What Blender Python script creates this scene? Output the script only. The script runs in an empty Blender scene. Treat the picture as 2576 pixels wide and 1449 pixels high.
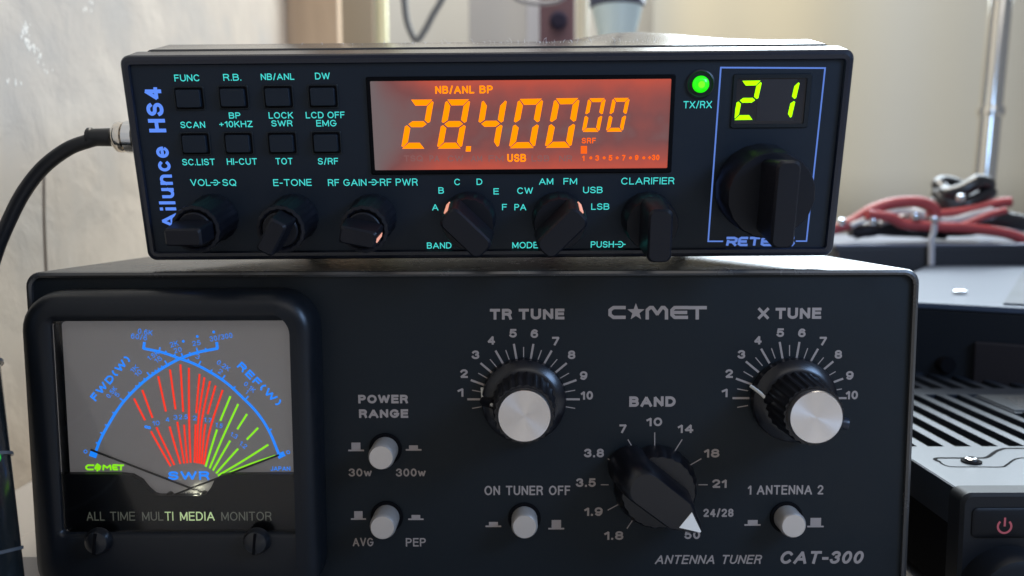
import bpy, bmesh, math, random
from mathutils import Vector, Matrix, Euler
random.seed(7)
R = math.radians
S = bpy.context.scene
COL = S.collection

# ------------------------------------------------------------------ camera
FPX, CX, CY = 2100.0, 1288.0, 724.5          # lens in pixels of a 2576 x 1449 print
cam_d = bpy.data.cameras.new('camera')
cam_d.sensor_width = 36.0
cam_d.lens = FPX / 2576 * 36.0
cam_d.clip_start = 0.01; cam_d.clip_end = 20
cam_d.dof.use_dof = True
cam_d.dof.focus_distance = 0.232
cam_d.dof.aperture_fstop = 13.0
cam = bpy.data.objects.new('camera', cam_d); COL.objects.link(cam)
CAM_R = Matrix.Rotation(R(0.26675), 3, 'Z') @ Matrix.Rotation(R(90 - 5.61502), 3, 'X') @ Matrix.Rotation(R(-0.22867), 3, 'Z')
CAM_P = Vector((0.01239, -0.231864, 0.117872))
cam.matrix_world = Matrix.Translation(CAM_P) @ CAM_R.to_4x4()
S.camera = cam

# ------------------------------------------------------------------ world, lamps, exposure
W = bpy.data.worlds.new('World'); S.world = W; W.use_nodes = True
bg = W.node_tree.nodes['Background']
bg.inputs[0].default_value = (0.80, 0.86, 1.0, 1); bg.inputs[1].default_value = 0.24
S.view_settings.view_transform = 'Standard'; S.view_settings.look = 'None'
S.view_settings.exposure = 0; S.view_settings.gamma = 1

def area(name, loc, target, sx, sy, power, color):
    d = bpy.data.lights.new(name, 'AREA'); d.shape = 'RECTANGLE'; d.size = sx; d.size_y = sy
    d.energy = power; d.color = color
    o = bpy.data.objects.new(name, d); COL.objects.link(o); o.location = loc
    o.rotation_euler = (Vector(target) - Vector(loc)).to_track_quat('-Z', 'Y').to_euler()
    return o
area('window_light', (0.70, 1.12, 0.87), (0.62, 0.0, 0.80), 0.84, 0.82, 24.0, (0.76, 0.89, 1.0))
area('curtain_fill', (0.1, 0.75, 1.5), (0.15, 1.2, 0.1), 0.9, 0.5, 34.0, (1.0, 0.94, 0.83))  # added fill above, brightens curtain and back wall; no real fitting
area('front_fill', (0.36, -0.21, 0.29), (0.09, 0.0, 0.16), 0.16, 0.14, 1.5, (0.38, 0.60, 1.0))  # added cool lamp, stands in for bluish lens haze at right
area('room_fill', (0.3, -1.3, 1.1), (-0.1, 0.3, 0.1), 1.2, 0.8, 3.8, (1.0, 0.95, 0.90))  # added warm fill from the front for the left wall, unseen source

# ------------------------------------------------------------------ materials
def mat(name, color, rough=0.5, metal=0.0, spec=0.5, emit=None, es=0.0, bump=0.0, bscale=3000, bdetail=2, coat=0.0):
    m = bpy.data.materials.new(name); m.use_nodes = True
    nt = m.node_tree; b = nt.nodes['Principled BSDF']
    b.inputs['Base Color'].default_value = (*color, 1); b.inputs['Roughness'].default_value = rough
    b.inputs['Metallic'].default_value = metal; b.inputs['Specular IOR Level'].default_value = spec
    if coat: b.inputs['Coat Weight'].default_value = coat; b.inputs['Coat Roughness'].default_value = 0.12
    if emit: b.inputs['Emission Color'].default_value = (*emit, 1); b.inputs['Emission Strength'].default_value = es
    if bump:
        tc = nt.nodes.new('ShaderNodeTexCoord'); n = nt.nodes.new('ShaderNodeTexNoise'); bp = nt.nodes.new('ShaderNodeBump')
        n.inputs['Scale'].default_value = bscale; n.inputs['Detail'].default_value = bdetail
        bp.inputs['Strength'].default_value = bump; bp.inputs['Distance'].default_value = 0.000035
        nt.links.new(tc.outputs['Object'], n.inputs['Vector']); nt.links.new(n.outputs[0], bp.inputs['Height'])
        nt.links.new(bp.outputs[0], b.inputs['Normal'])
    return m
def ramp_color(m, scale, stops, detail=3, vec='Object', stretch=(1, 1, 1), rough=None):
    nt = m.node_tree; b = nt.nodes['Principled BSDF']
    tc = nt.nodes.new('ShaderNodeTexCoord'); mp = nt.nodes.new('ShaderNodeMapping'); n = nt.nodes.new('ShaderNodeTexNoise'); r = nt.nodes.new('ShaderNodeValToRGB')
    mp.inputs['Scale'].default_value = stretch
    n.inputs['Scale'].default_value = scale; n.inputs['Detail'].default_value = detail
    nt.links.new(tc.outputs[vec], mp.inputs[0]); nt.links.new(mp.outputs[0], n.inputs['Vector']); nt.links.new(n.outputs[0], r.inputs[0])
    e = r.color_ramp.elements
    while len(e) < len(stops): e.new(0.5)
    for k, (p, c) in enumerate(stops): e[k].position = p; e[k].color = (*c, 1)
    nt.links.new(r.outputs[0], b.inputs['Base Color'])
    return m
M = {}
M['radio'] = mat('radio_plastic', (0.005, 0.009, 0.013), 0.38, spec=0.3, bump=0.15, bscale=5000)
M['radio_panel'] = mat('radio_panel', (0.005, 0.011, 0.020), 0.50, spec=0.28, bump=0.2, bscale=6000)
M['bezel'] = mat('bezel_plastic', (0.006, 0.009, 0.018), 0.24, bump=0.08, bscale=5000)
M['radio_case'] = mat('radio_case', (0.04, 0.039, 0.038), 0.20, spec=0.7, bump=0.22, bscale=1800)
M['knob'] = mat('knob_rubber', (0.005, 0.006, 0.010), 0.45, spec=0.25, bump=0.2, bscale=4000)
M['gap'] = mat('dark_gap', (0.002, 0.002, 0.003), 0.8, spec=0.1)
M['tuner_panel'] = mat('tuner_panel', (0.005, 0.0085, 0.0115), 0.52, spec=0.26, bump=0.35, bscale=3500)
M['tuner_case'] = mat('tuner_case', (0.040, 0.039, 0.038), 0.22, spec=0.8, bump=0.35, bscale=1500)
M['meter_black'] = mat('meter_housing', (0.005, 0.0065, 0.009), 0.38, spec=0.30, bump=0.15, bscale=4000)
M['mask'] = mat('meter_mask', (0.003, 0.004, 0.006), 0.4, spec=0.15)
M['grey_ink'] = mat('grey_ink', (0.31, 0.265, 0.24), 0.6, spec=.2)
M['cyan'] = mat('backlit_cyan', (0.03, 0.2, 0.2), 0.5, emit=(0.07, 0.72, 0.68), es=1.0)
M['blue_ink'] = mat('backlit_blue', (0.05, 0.1, 0.3), 0.5, emit=(0.115, 0.27, 0.93), es=1.0)
M['frame_ink'] = mat('frame_blue', (0.05, 0.1, 0.3), 0.5, emit=(0.14, 0.27, 0.80), es=0.8)
M['scale_blue'] = mat('scale_blue', (0.02, 0.1, 0.4), 0.5, emit=(0.012, 0.24, 1.0), es=1.0)
M['scale_red'] = mat('scale_red', (0.4, 0.03, 0.02), 0.5, emit=(1.0, 0.035, 0.012), es=0.95)
M['scale_green'] = mat('scale_green', (0.1, 0.4, 0.01), 0.5, emit=(0.30, 0.95, 0.01), es=0.85)
M['orange'] = mat('lcd_orange', (0.3, 0.1, 0.0), 0.5, emit=(1.0, 0.23, 0.0), es=1.5)
M['orange_red'] = mat('lcd_orange_red', (0.3, 0.05, 0.0), 0.5, emit=(1.0, 0.13, 0.01), es=1.1)
M['ghost'] = mat('lcd_ghost', (0.10, 0.03, 0.03), 0.5, emit=(0.235, 0.105, 0.102), es=1.0)
M['led_green'] = mat('led_segment', (0.1, 0.4, 0.0), 0.5, emit=(0.34, 1.0, 0.0), es=1.9)
M['led_lens'] = mat('led_lens', (0.0, 0.3, 0.0), 0.3, emit=(0.02, 0.90, 0.002), es=1.0)
M['led_core'] = mat('led_core', (0.0, 0.3, 0.0), 0.3, emit=(0.16, 1.0, 0.01), es=1.4)
M['pink'] = mat('backlit_pointer', (0.5, 0.25, 0.2), 0.5, emit=(0.85, 0.36, 0.24), es=0.9)
M['smoke'] = mat('smoked_window', (0.010, 0.011, 0.016), 0.15, spec=0.5)
M['digit_pack'] = mat('digit_pack', (0.012, 0.012, 0.017), 0.4, bump=0.6, bscale=300)
M['white_mark'] = mat('white_mark', (0.60, 0.58, 0.52), 0.5)
M['alu'] = mat('turned_aluminium', (0.74, 0.70, 0.67), 0.34, metal=1.0)
nt = M['alu'].node_tree; tg = nt.nodes.new('ShaderNodeTangent'); tg.direction_type = 'RADIAL'; tg.axis = 'Y'
nt.nodes['Principled BSDF'].inputs['Anisotropic'].default_value = 0.75
nt.links.new(tg.outputs[0], nt.nodes['Principled BSDF'].inputs['Tangent'])
M['button'] = mat('silver_button', (0.56, 0.51, 0.46), 0.38, metal=0.6)
M['chrome'] = mat('chrome', (0.75, 0.75, 0.75), 0.12, metal=1.0)
M['knurl'] = mat('knurled_plastic', (0.004, 0.004, 0.006), 0.28, spec=0.45)
M['cable'] = mat('black_cable', (0.010, 0.011, 0.014), 0.42)
M['needle'] = mat('needle_black', (0.004, 0.004, 0.004), 0.5)
M['screw'] = mat('black_screw', (0.006, 0.007, 0.009), 0.30, spec=0.6)
for k_ in ('cyan', 'blue_ink', 'frame_ink', 'scale_blue', 'scale_red', 'scale_green', 'orange', 'orange_red', 'ghost', 'led_green'):
    b_ = M[k_].node_tree.nodes['Principled BSDF']; b_.inputs['Specular IOR Level'].default_value = 0.05; c_ = b_.inputs['Base Color'].default_value; b_.inputs['Base Color'].default_value = (c_[0] * .2, c_[1] * .2, c_[2] * .2, 1)
for k_, lo_r, hi_r in (('radio_panel', .42, .60), ('tuner_panel', .42, .62), ('knob', .34, .55), ('meter_black', .28, .48), ('tuner_case', .18, .32)):
    nt_ = M[k_].node_tree; tc_ = nt_.nodes.new('ShaderNodeTexCoord'); n_ = nt_.nodes.new('ShaderNodeTexNoise'); r_ = nt_.nodes.new('ShaderNodeMapRange')
    n_.inputs['Scale'].default_value = 60; n_.inputs['Detail'].default_value = 8; n_.inputs['Roughness'].default_value = .7
    r_.inputs[1].default_value = .3; r_.inputs[2].default_value = .7; r_.inputs[3].default_value = lo_r; r_.inputs[4].default_value = hi_r
    nt_.links.new(tc_.outputs['Object'], n_.inputs['Vector']); nt_.links.new(n_.outputs[0], r_.inputs[0]); nt_.links.new(r_.outputs[0], nt_.nodes['Principled BSDF'].inputs['Roughness'])
# meter plate: lit from inside, a little brighter by its lamp
m = M['plate'] = mat('scale_plate', (0.21, 0.205, 0.20), 0.6, emit=(0.055, 0.052, 0.054), es=1.0)
# lcd backlight: uneven orange glow
m = M['lcd'] = mat('lcd_backlight', (0.03, 0.012, 0.012), 0.35, spec=0.25)
nt = m.node_tree; b = nt.nodes['Principled BSDF']
tc = nt.nodes.new('ShaderNodeTexCoord'); sp = nt.nodes.new('ShaderNodeSeparateXYZ'); nt.links.new(tc.outputs['Generated'], sp.inputs[0])
def math_n(op, a, bb=None, c=None):
    n = nt.nodes.new('ShaderNodeMath'); n.operation = op
    for k, v in enumerate((a, bb, c)):
        if v is None: continue
        if isinstance(v, (int, float)): n.inputs[k].default_value = v
        else: nt.links.new(v, n.inputs[k])
    return n.outputs[0]
gz, gx = sp.outputs[2], sp.outputs[0]
edge = math_n('POWER', math_n('ABSOLUTE', math_n('MULTIPLY_ADD', gz, 2.0, -1.0)), 2.6)      # led strips sit above and below
fall = math_n('SMOOTH_MIN', math_n('MULTIPLY', gx, 4.5), 1.0, 0.3)
nz = nt.nodes.new('ShaderNodeTexNoise'); nz.inputs['Scale'].default_value = 130; nt.links.new(tc.outputs['Object'], nz.inputs['Vector'])
fac = math_n('MULTIPLY', math_n('ADD', math_n('MULTIPLY', edge, 0.72), math_n('MULTIPLY', nz.outputs[0], 0.55)), fall)
rp = nt.nodes.new('ShaderNodeValToRGB'); nt.links.new(fac, rp.inputs[0])
rp.color_ramp.elements[0].color = (0.20, 0.155, 0.16, 1); rp.color_ramp.elements[0].position = 0.03
rp.color_ramp.elements[1].color = (0.64, 0.10, 0.06, 1); rp.color_ramp.elements[1].position = 0.92
e = rp.color_ramp.elements.new(0.28); e.color = (0.24, 0.085, 0.082, 1)
nt.links.new(rp.outputs[0], b.inputs['Emission Color']); b.inputs['Emission Strength'].default_value = 0.74
# clear pane: see-through with a faint gloss
m = M['pane'] = bpy.data.materials.new('clear_pane'); m.use_nodes = True; nt = m.node_tree; nt.nodes.clear()
o_ = nt.nodes.new('ShaderNodeOutputMaterial'); mx = nt.nodes.new('ShaderNodeMixShader'); tr = nt.nodes.new('ShaderNodeBsdfTransparent'); gl = nt.nodes.new('ShaderNodeBsdfGlossy'); fr = nt.nodes.new('ShaderNodeFresnel')
gl.inputs['Roughness'].default_value = 0.08; fr.inputs[0].default_value = 1.35
nt.links.new(fr.outputs[0], mx.inputs[0]); nt.links.new(tr.outputs[0], mx.inputs[1]); nt.links.new(gl.outputs[0], mx.inputs[2]); nt.links.new(mx.outputs[0], o_.inputs[0])

# ------------------------------------------------------------------ helpers
class MB:
    """collects shapes, then links them as one mesh"""
    def __init__(s): s.v = []; s.f = []
    def add(s, vs, fs):
        n = len(s.v); s.v += [tuple(v) for v in vs]; s.f += [tuple(n + i for i in f) for f in fs]; return s
    def build(s, name, m, parent=None, loc=None, rot=None, smooth=35, bevel=0):
        me = bpy.data.meshes.new(name); me.from_pydata(s.v, [], s.f)
        bm = bmesh.new(); bm.from_mesh(me)
        bmesh.ops.remove_doubles(bm, verts=bm.verts, dist=1e-7)
        bmesh.ops.recalc_face_normals(bm, faces=bm.faces)
        if bevel:
            es = [e for e in bm.edges if len(e.link_faces) == 2 and e.calc_face_angle(0) > R(40)]
            bmesh.ops.bevel(bm, geom=es, offset=bevel, segments=2, affect='EDGES', profile=0.6)
        bm.to_mesh(me); bm.free()
        if smooth:
            me.shade_smooth(); me.set_sharp_from_angle(angle=R(smooth))
        me.materials.append(m)
        o = bpy.data.objects.new(name, me); COL.objects.link(o)
        if parent: o.parent = parent
        if loc is not None: o.location = loc
        if rot is not None: o.rotation_euler = rot
        return o
def rr(x0, z0, x1, z1, r, n=6):
    p = []
    for cx, cz, a in ((x1 - r, z1 - r, 0), (x0 + r, z1 - r, 90), (x0 + r, z0 + r, 180), (x1 - r, z0 + r, 270)):
        for k in range(n + 1):
            t = R(a + 90 * k / n); p.append((cx + r * math.cos(t), cz + r * math.sin(t)))
    return p
def ring(r, n=48, cx=0, cz=0): return [(cx + r * math.cos(2 * math.pi * k / n), cz + r * math.sin(2 * math.pi * k / n)) for k in range(n)]
def loft(mb, secs, cap0=True, cap1=True):
    """secs: list of (loop of (x,z), y)"""
    n = len(secs[0][0]); vs = []; fs = []
    for lp, y in secs: vs += [(x, y, z) for x, z in lp]
    for k in range(len(secs) - 1):
        for i in range(n):
            j = (i + 1) % n; fs.append((k * n + i, k * n + j, (k + 1) * n + j, (k + 1) * n + i))
    if cap0: fs.append(tuple(range(n)))
    if cap1: fs.append(tuple((len(secs) - 1) * n + i for i in range(n))[::-1])
    return mb.add(vs, fs)
def lathe(mb, prof, n=64, cx=0, cz=0, ripple=0, nr=0):
    secs = []
    for r, y in prof:
        secs.append(([(cx + (r + (ripple if (k // 2) % 2 else 0)) * math.cos(2 * math.pi * k / n), cz + (r + (ripple if (k // 2) % 2 else 0)) * math.sin(2 * math.pi * k / n)) for k in range(n)], y))
    return loft(mb, secs)
def box(mb, a, b):
    x0, y0, z0 = a; x1, y1, z1 = b
    return mb.add([(x0, y0, z0), (x1, y0, z0), (x1, y1, z0), (x0, y1, z0), (x0, y0, z1), (x1, y0, z1), (x1, y1, z1), (x0, y1, z1)],
                  [(0, 3, 2, 1), (4, 5, 6, 7), (0, 1, 5, 4), (1, 2, 6, 5), (2, 3, 7, 6), (3, 0, 4, 7)])
def spline(pts, n=10):
    out = []; P = [Vector(p) for p in pts]; P = [P[0] * 2 - P[1]] + P + [P[-1] * 2 - P[-2]]
    for i in range(1, len(P) - 2):
        for k in range(n):
            t = k / n; a, b, c, d = P[i - 1], P[i], P[i + 1], P[i + 2]
            out.append(0.5 * ((2 * b) + (c - a) * t + (2 * a - 5 * b + 4 * c - d) * t * t + (3 * b - a - 3 * c + d) * t ** 3))
    return out + [P[-2]]
def tube(mb, pts, r, n=16, smooth=True, taper=None):
    P = spline(pts) if smooth and len(pts) > 2 else [Vector(p) for p in pts]
    vs = []; fs = []; up = Vector((0.13, 0.21, 0.97)).normalized()
    for i, p in enumerate(P):
        t = (P[min(i + 1, len(P) - 1)] - P[max(i - 1, 0)]).normalized()
        s = t.cross(up).normalized(); u = s.cross(t)
        rad = r if taper is None else r + (taper - r) * i / (len(P) - 1)
        for k in range(n):
            a = 2 * math.pi * k / n; vs.append(p + s * (rad * math.cos(a)) + u * (rad * math.sin(a)))
    for i in range(len(P) - 1):
        for k in range(n):
            j = (k + 1) % n; fs.append((i * n + k, i * n + j, (i + 1) * n + j, (i + 1) * n + k))
    fs.append(tuple(range(n))[::-1]); fs.append(tuple((len(P) - 1) * n + k for k in range(n)))
    return mb.add(vs, fs)
LV = [0]
def stroke(mb, pts, w, y, closed=False, cap=True):
    """flat ribbon of width w along 2d points, facing -y"""
    P = [Vector(p) for p in pts]; Q = [P[0]]
    for p in P[1:]:
        if (p - Q[-1]).length > 1e-7: Q.append(p)
    P = Q; n = len(P)
    if closed and (P[0] - P[-1]).length < 1e-7: P.pop(); n -= 1
    if n < 2: return
    if not closed and cap:
        P[0] = P[0] - (P[1] - P[0]).normalized() * w / 2; P[-1] = P[-1] + (P[-1] - P[-2]).normalized() * w / 2
    segs = [(P[i], P[(i + 1) % n]) for i in range(n if closed else n - 1)]
    for i, (a, b) in enumerate(segs):
        d = (b - a).normalized(); nn = Vector((-d.y, d.x)) * w / 2
        ea = eb = 0.0
        def turn(u, v): return max(-1, min(1, u.dot(v)))
        if closed or i > 0:
            c = turn((segs[i - 1][1] - segs[i - 1][0]).normalized(), d); ea = w / 2 * (math.tan(math.acos(c) / 2) if c > .3 else .9 if c > -.3 else .45)
        if closed or i < len(segs) - 1:
            q = segs[(i + 1) % len(segs)]; c = turn(d, (q[1] - q[0]).normalized()); eb = w / 2 * (math.tan(math.acos(c) / 2) if c > .3 else .9 if c > -.3 else .45)
        a2, b2 = a - d * ea, b + d * eb; LV[0] = (LV[0] + 1) % 13; yy = y - LV[0] * 0.0000025
        mb.add([(a2.x + nn.x, yy, a2.y + nn.y), (a2.x - nn.x, yy, a2.y - nn.y), (b2.x - nn.x, yy, b2.y - nn.y), (b2.x + nn.x, yy, b2.y + nn.y)], [(0, 1, 2, 3)])
# --- a plain stroke alphabet; arcs are ('a', cx, cy, rx, ry, a0, a1)
def A_(cx, cy, rx, ry, a0, a1): return ('a', cx, cy, rx, ry, a0, a1)
G = {
 'A': (.80, [[(0, 0), (.40, 1), (.80, 0)], [(.14, .32), (.66, .32)]]),
 'B': (.64, [[(0, 0), (0, 1)], [(.04, 1), (.36, 1), A_(.36, .77, .24, .23, 90, -90), (.04, .54)], [(.3, .54), (.38, .54), A_(.38, .27, .26, .27, 90, -90), (.04, 0)]]),
 'C': (.74, [[A_(.38, .5, .38, .5, 42, 318)]]),
 'D': (.70, [[(0, 0), (0, 1), (.30, 1), A_(.30, .5, .40, .5, 90, -90), 'c']]),
 'E': (.56, [[(.56, 1), (0, 1), (0, 0), (.56, 0)], [(.06, .53), (.52, .53)]]),
 'F': (.52, [[(.52, 1), (0, 1), (0, 0)], [(.06, .52), (.46, .52)]]),
 'G': (.78, [[A_(.39, .5, .39, .5, 45, 345), (.78, .46), (.44, .46)]]),
 'H': (.66, [[(0, 0), (0, 1)], [(.66, 0), (.66, 1)], [(.04, .53), (.62, .53)]]),
 'I': (.0, [[(0, 0), (0, 1)]]),
 'J': (.44, [[(.44, 1), (.44, .25), A_(.22, .22, .22, .22, 0, -180)]]),
 'K': (.64, [[(0, 0), (0, 1)], [(.60, 1), (.05, .42)], [(.22, .58), (.64, 0)]]),
 'L': (.50, [[(0, 1), (0, 0), (.50, 0)]]),
 'M': (.78, [[(0, 0), (0, 1), (.39, .12), (.78, 1), (.78, 0)]]),
 'N': (.66, [[(0, 0), (0, 1), (.66, 0), (.66, 1)]]),
 'O': (.80, [[A_(.40, .5, .40, .5, 0, 360), 'c']]),
 'P': (.60, [[(0, 0), (0, 1), (.34, 1), A_(.34, .74, .26, .26, 90, -90), (.02, .48)]]),
 'Q': (.80, [[A_(.40, .5, .40, .5, 0, 360), 'c'], [(.50, .22), (.78, -.04)]]),
 'R': (.64, [[(0, 0), (0, 1), (.36, 1), A_(.36, .75, .26, .25, 90, -90), (.02, .50)], [(.38, .46), (.52, .38), (.62, 0)]]),
 'S': (.62, [[A_(.31, .75, .29, .25, 20, 180), A_(.31, .76, .29, .25, 180, 250), A_(.31, .26, .31, .26, 75, 0), A_(.31, .26, .31, .26, 0, -165)]]),
 'T': (.64, [[(0, 1), (.64, 1)], [(.32, .96), (.32, 0)]]),
 'U': (.66, [[(0, 1), (0, .34), A_(.33, .34, .33, .34, 180, 360), (.66, 1)]]),
 'V': (.72, [[(0, 1), (.36, 0), (.72, 1)]]),
 'W': (1.06, [[(0, 1), (.26, 0), (.53, .95), (.80, 0), (1.06, 1)]]),
 'X': (.70, [[(0, 0), (.70, 1)], [(0, 1), (.70, 0)]]),
 'Y': (.70, [[(0, 1), (.35, .46), (.70, 1)], [(.35, .42), (.35, 0)]]),
 'Z': (.62, [[(0, 1), (.62, 1), (0, 0), (.62, 0)]]),
 '0': (.54, [[A_(.27, .5, .27, .5, 0, 360), 'c']]),
 '1': (.26, [[(0, .74), (.26, .98), (.26, 0)]]),
 '2': (.54, [[A_(.27, .73, .27, .27, 165, -25), (.0, 0), (.54, 0)]]),
 '3': (.54, [[A_(.26, .76, .25, .24, 160, -80), A_(.26, .27, .28, .27, 85, -165)]]),
 '4': (.58, [[(.44, 0), (.44, 1), (0, .27), (.58, .27)]]),
 '5': (.54, [[(.50, 1), (.09, 1), (.03, .50), A_(.26, .32, .28, .32, 130, -155)]]),
 '6': (.54, [[A_(.28, .74, .24, .26, 30, 110), A_(.30, .46, .30, .54, 115, 180), A_(.27, .31, .27, .31, 175, 535)]]),
 '7': (.52, [[(0, 1), (.52, 1), (.17, 0)]]),
 '8': (.54, [[A_(.27, .76, .24, .24, -90, 270), 'c'], [A_(.27, .27, .27, .27, 90, 450), 'c']]),
 '9': (.54, [[A_(.26, .26, .24, .26, 210, 290), A_(.24, .54, .30, .54, 295, 360), A_(.27, .69, .27, .31, -5, 355)]]),
 '.': (.0, [[(0, 0), (0, .02)]]), '-': (.28, [[(0, .40), (.28, .40)]]), '+': (.5, [[(0, .46), (.5, .46)], [(.25, .21), (.25, .71)]]),
 '/': (.30, [[(0, -.04), (.30, 1.04)]]),
 '(': (.18, [[A_(.36, .5, .36, .62, 130, 230)]]), ')': (.18, [[A_(-.18, .5, .36, .62, 50, -50)]]),
 'i': (.0, [[(0, 0), (0, .58)], [(0, .99), (0, 1.0)]]), 'l': (.0, [[(0, 0), (0, 1)]]),
 'u': (.46, [[(0, .70), (0, .24), A_(.21, .24, .21, .24, 180, 350), (.46, .30)], [(.46, 0), (.46, .70)]]),
 'n': (.46, [[(0, 0), (0, .70)], [(.0, .40), A_(.25, .46, .21, .24, 170, 0), (.46, 0)]]),
 'c': (.46, [[A_(.25, .35, .25, .35, 45, 315)]]),
 'e': (.50, [[(.03, .37), (.50, .37), A_(.25, .35, .25, .35, 5, 320)]]),
 'w': (.74, [[(0, .66), (.18, 0), (.37, .62), (.56, 0), (.74, .66)]]),
 '~': (.9, [[(0, .45), (.62, .45)], [A_(.45, .45, .33, .33, 140, -140)], [(.66, .45), (.95, .45)]]),
 '8': (.54, [[A_(.27, .76, .24, .24, -90, 270), 'c'], [A_(.27, .27, .27, .27, 90, 450), 'c']]),
 '=': (.86, [[A_(.22, .45, .22, .24, 0, 360), 'c'], [A_(.64, .45, .22, .24, 0, 360), 'c']]),
}
TC = [0]
def text(mb, s, c, h, w, t, y, rot=0.0, shear=0.0, sp=0.16, word=0.42):
    """letters: centre c, cap height h, overall width w, stroke t; all on the plane y (each stroke a hair apart)"""
    gs = []; x = 0.0; sk = h - t; n = 0
    for ch in s:
        if ch == ' ': x += word; continue
        gw, ps = G[ch]; gs.append((x, ps)); x += gw + sp; last = x - sp; n += 1
    # each glyph also takes one stroke width
    xs = []; x = 0.0; cnt = 0
    total_units = last; total_t = n * t
    k = (w - total_t) / max(total_units, 1e-6) if total_units > 0 else 0
    i = 0
    ca, sa = math.cos(rot), math.sin(rot)
    for ch in s:
        if ch == ' ': continue
        gx, ps = gs[i]; ox = gx * k + i * t + t / 2; i += 1
        for p in ps:
            pts = []; closed = False
            for q in p:
                if q == 'c': closed = True; continue
                if q[0] == 'a':
                    _, ax, ay, rx, ry, a0, a1 = q; m_ = max(4, int(abs(a1 - a0) / 11))
                    pts += [(ax + rx * math.cos(R(a0 + (a1 - a0) * j / m_)), ay + ry * math.sin(R(a0 + (a1 - a0) * j / m_))) for j in range(m_ + 1)]
                else: pts.append(q)
            out = []
            for (px, pz) in pts:
                X = ox + px * k - w / 2; Z = t / 2 + pz * sk - h / 2; X += shear * Z
                out.append((c[0] + X * ca - Z * sa, c[1] + X * sa + Z * ca))
            TC[0] = 0
            stroke(mb, out, t, y - TC[0] * 0.000006, closed)

# --- photo print coordinates (2576 wide) to a plane of a thing
def ray(px, py): return (CAM_R @ Vector(((px - CX) / FPX, -(py - CY) / FPX, -1))).normalized()
def hit(px, py, p0, n):
    d = ray(px, py); return CAM_P + d * ((Vector(p0) - CAM_P).dot(n) / d.dot(n))
def at_y(px, py, y): return hit(px, py, (0, y, 0), Vector((0, 1, 0)))
def at_z(px, py, z): return hit(px, py, (0, 0, z), Vector((0, 0, 1)))
def at_x(px, py, x): return hit(px, py, (x, 0, 0), Vector((1, 0, 0)))
class View:                                   # an enlarged crop of the print: origin and scale
    def __init__(s, x0, y0, k): s.x0, s.y0, s.k = x0, y0, k
    def d(s, x, y): return ((s.x0 + x / s.k) / 1.5652, (s.y0 + y / s.k) / 1.5652)
VA, VB, VC = View(400, 150, 1.61), View(1400, 250, 1.8115), View(2500, 150, 1.525)
VD, VE, VF = View(0, 1000, 1.143), View(1300, 1150, 1.2958), View(2300, 1150, 1.2957)
V4, V5, V6 = View(3100, 650, 2.4153), View(3500, 1150, 2.2293), View(3500, 1750, 2.797)
V8 = View(0, 1950, 3.68)
VU = View(0, 0, 1 / 1.5652)
class Face:
    def __init__(s, mw): s.m = mw; s.i = mw.inverted()
    def __call__(s, view, x, y, off=0.0):
        px, py = view.d(x, y)
        p0 = s.m @ Vector((0, off, 0)); n = (s.m.to_3x3() @ Vector((0, 1, 0))).normalized()
        q = s.i @ hit(px, py, p0, n); return (q.x, q.z)
def ftext(mb, face, view, s, x0, x1, y0, y1, t, y, rot=0, **kw):
    """text whose box on the print is x0..x1, y0..y1"""
    cx, cy = (x0 + x1) / 2, (y0 + y1) / 2
    c = face(view, cx, cy, y); a = face(view, x0, cy, y); b = face(view, x1, cy, y); u = face(view, cx, y0, y); d = face(view, cx, y1, y)
    text(mb, s, c, abs(u[1] - d[1]), abs(b[0] - a[0]), t, y, **kw)
def thing(name, label, cat, loc=(0, 0, 0), rot=(0, 0, 0), group=None):
    o = bpy.data.objects.new(name, None); COL.objects.link(o); o.location = loc; o.rotation_euler = rot; o.empty_display_size = 0.02
    o['label'] = label; o['category'] = cat
    if group: o['group'] = group
    return o
def tag(o, label, cat, group=None):
    o['label'] = label; o['category'] = cat
    if group: o['group'] = group
    return o
def struct(o): o['kind'] = 'structure'; return o

# ------------------------------------------------------------------ the setting: wall, table, room behind
WX = -0.200
wallm = M['wall'] = mat('plaster', (0.52, 0.46, 0.39), 0.75, spec=0.25)
ramp_color(wallm, 14, [(0.32, (0.53, 0.485, 0.43)), (0.5, (0.61, 0.535, 0.45)), (0.68, (0.70, 0.615, 0.51))], detail=7)
nt = wallm.node_tree; b = nt.nodes['Principled BSDF']
tc = nt.nodes.new('ShaderNodeTexCoord'); n1 = nt.nodes.new('ShaderNodeTexNoise'); n1.inputs['Scale'].default_value = 22; n1.inputs['Detail'].default_value = 7; n1.inputs['Distortion'].default_value = 0.25
r1 = nt.nodes.new('ShaderNodeValToRGB'); r1.color_ramp.elements[0].position = 0.40; r1.color_ramp.elements[1].position = 0.62
bp = nt.nodes.new('ShaderNodeBump'); bp.inputs['Strength'].default_value = 0.32; bp.inputs['Distance'].default_value = 0.0022
nt.links.new(tc.outputs['Object'], n1.inputs['Vector']); nt.links.new(n1.outputs[0], r1.inputs[0]); nt.links.new(r1.outputs[0], bp.inputs['Height']); nt.links.new(bp.outputs[0], b.inputs['Normal'])
mb = MB(); box(mb, (WX - 0.05, -0.6, -0.02), (WX, 0.563, 1.0))
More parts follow.
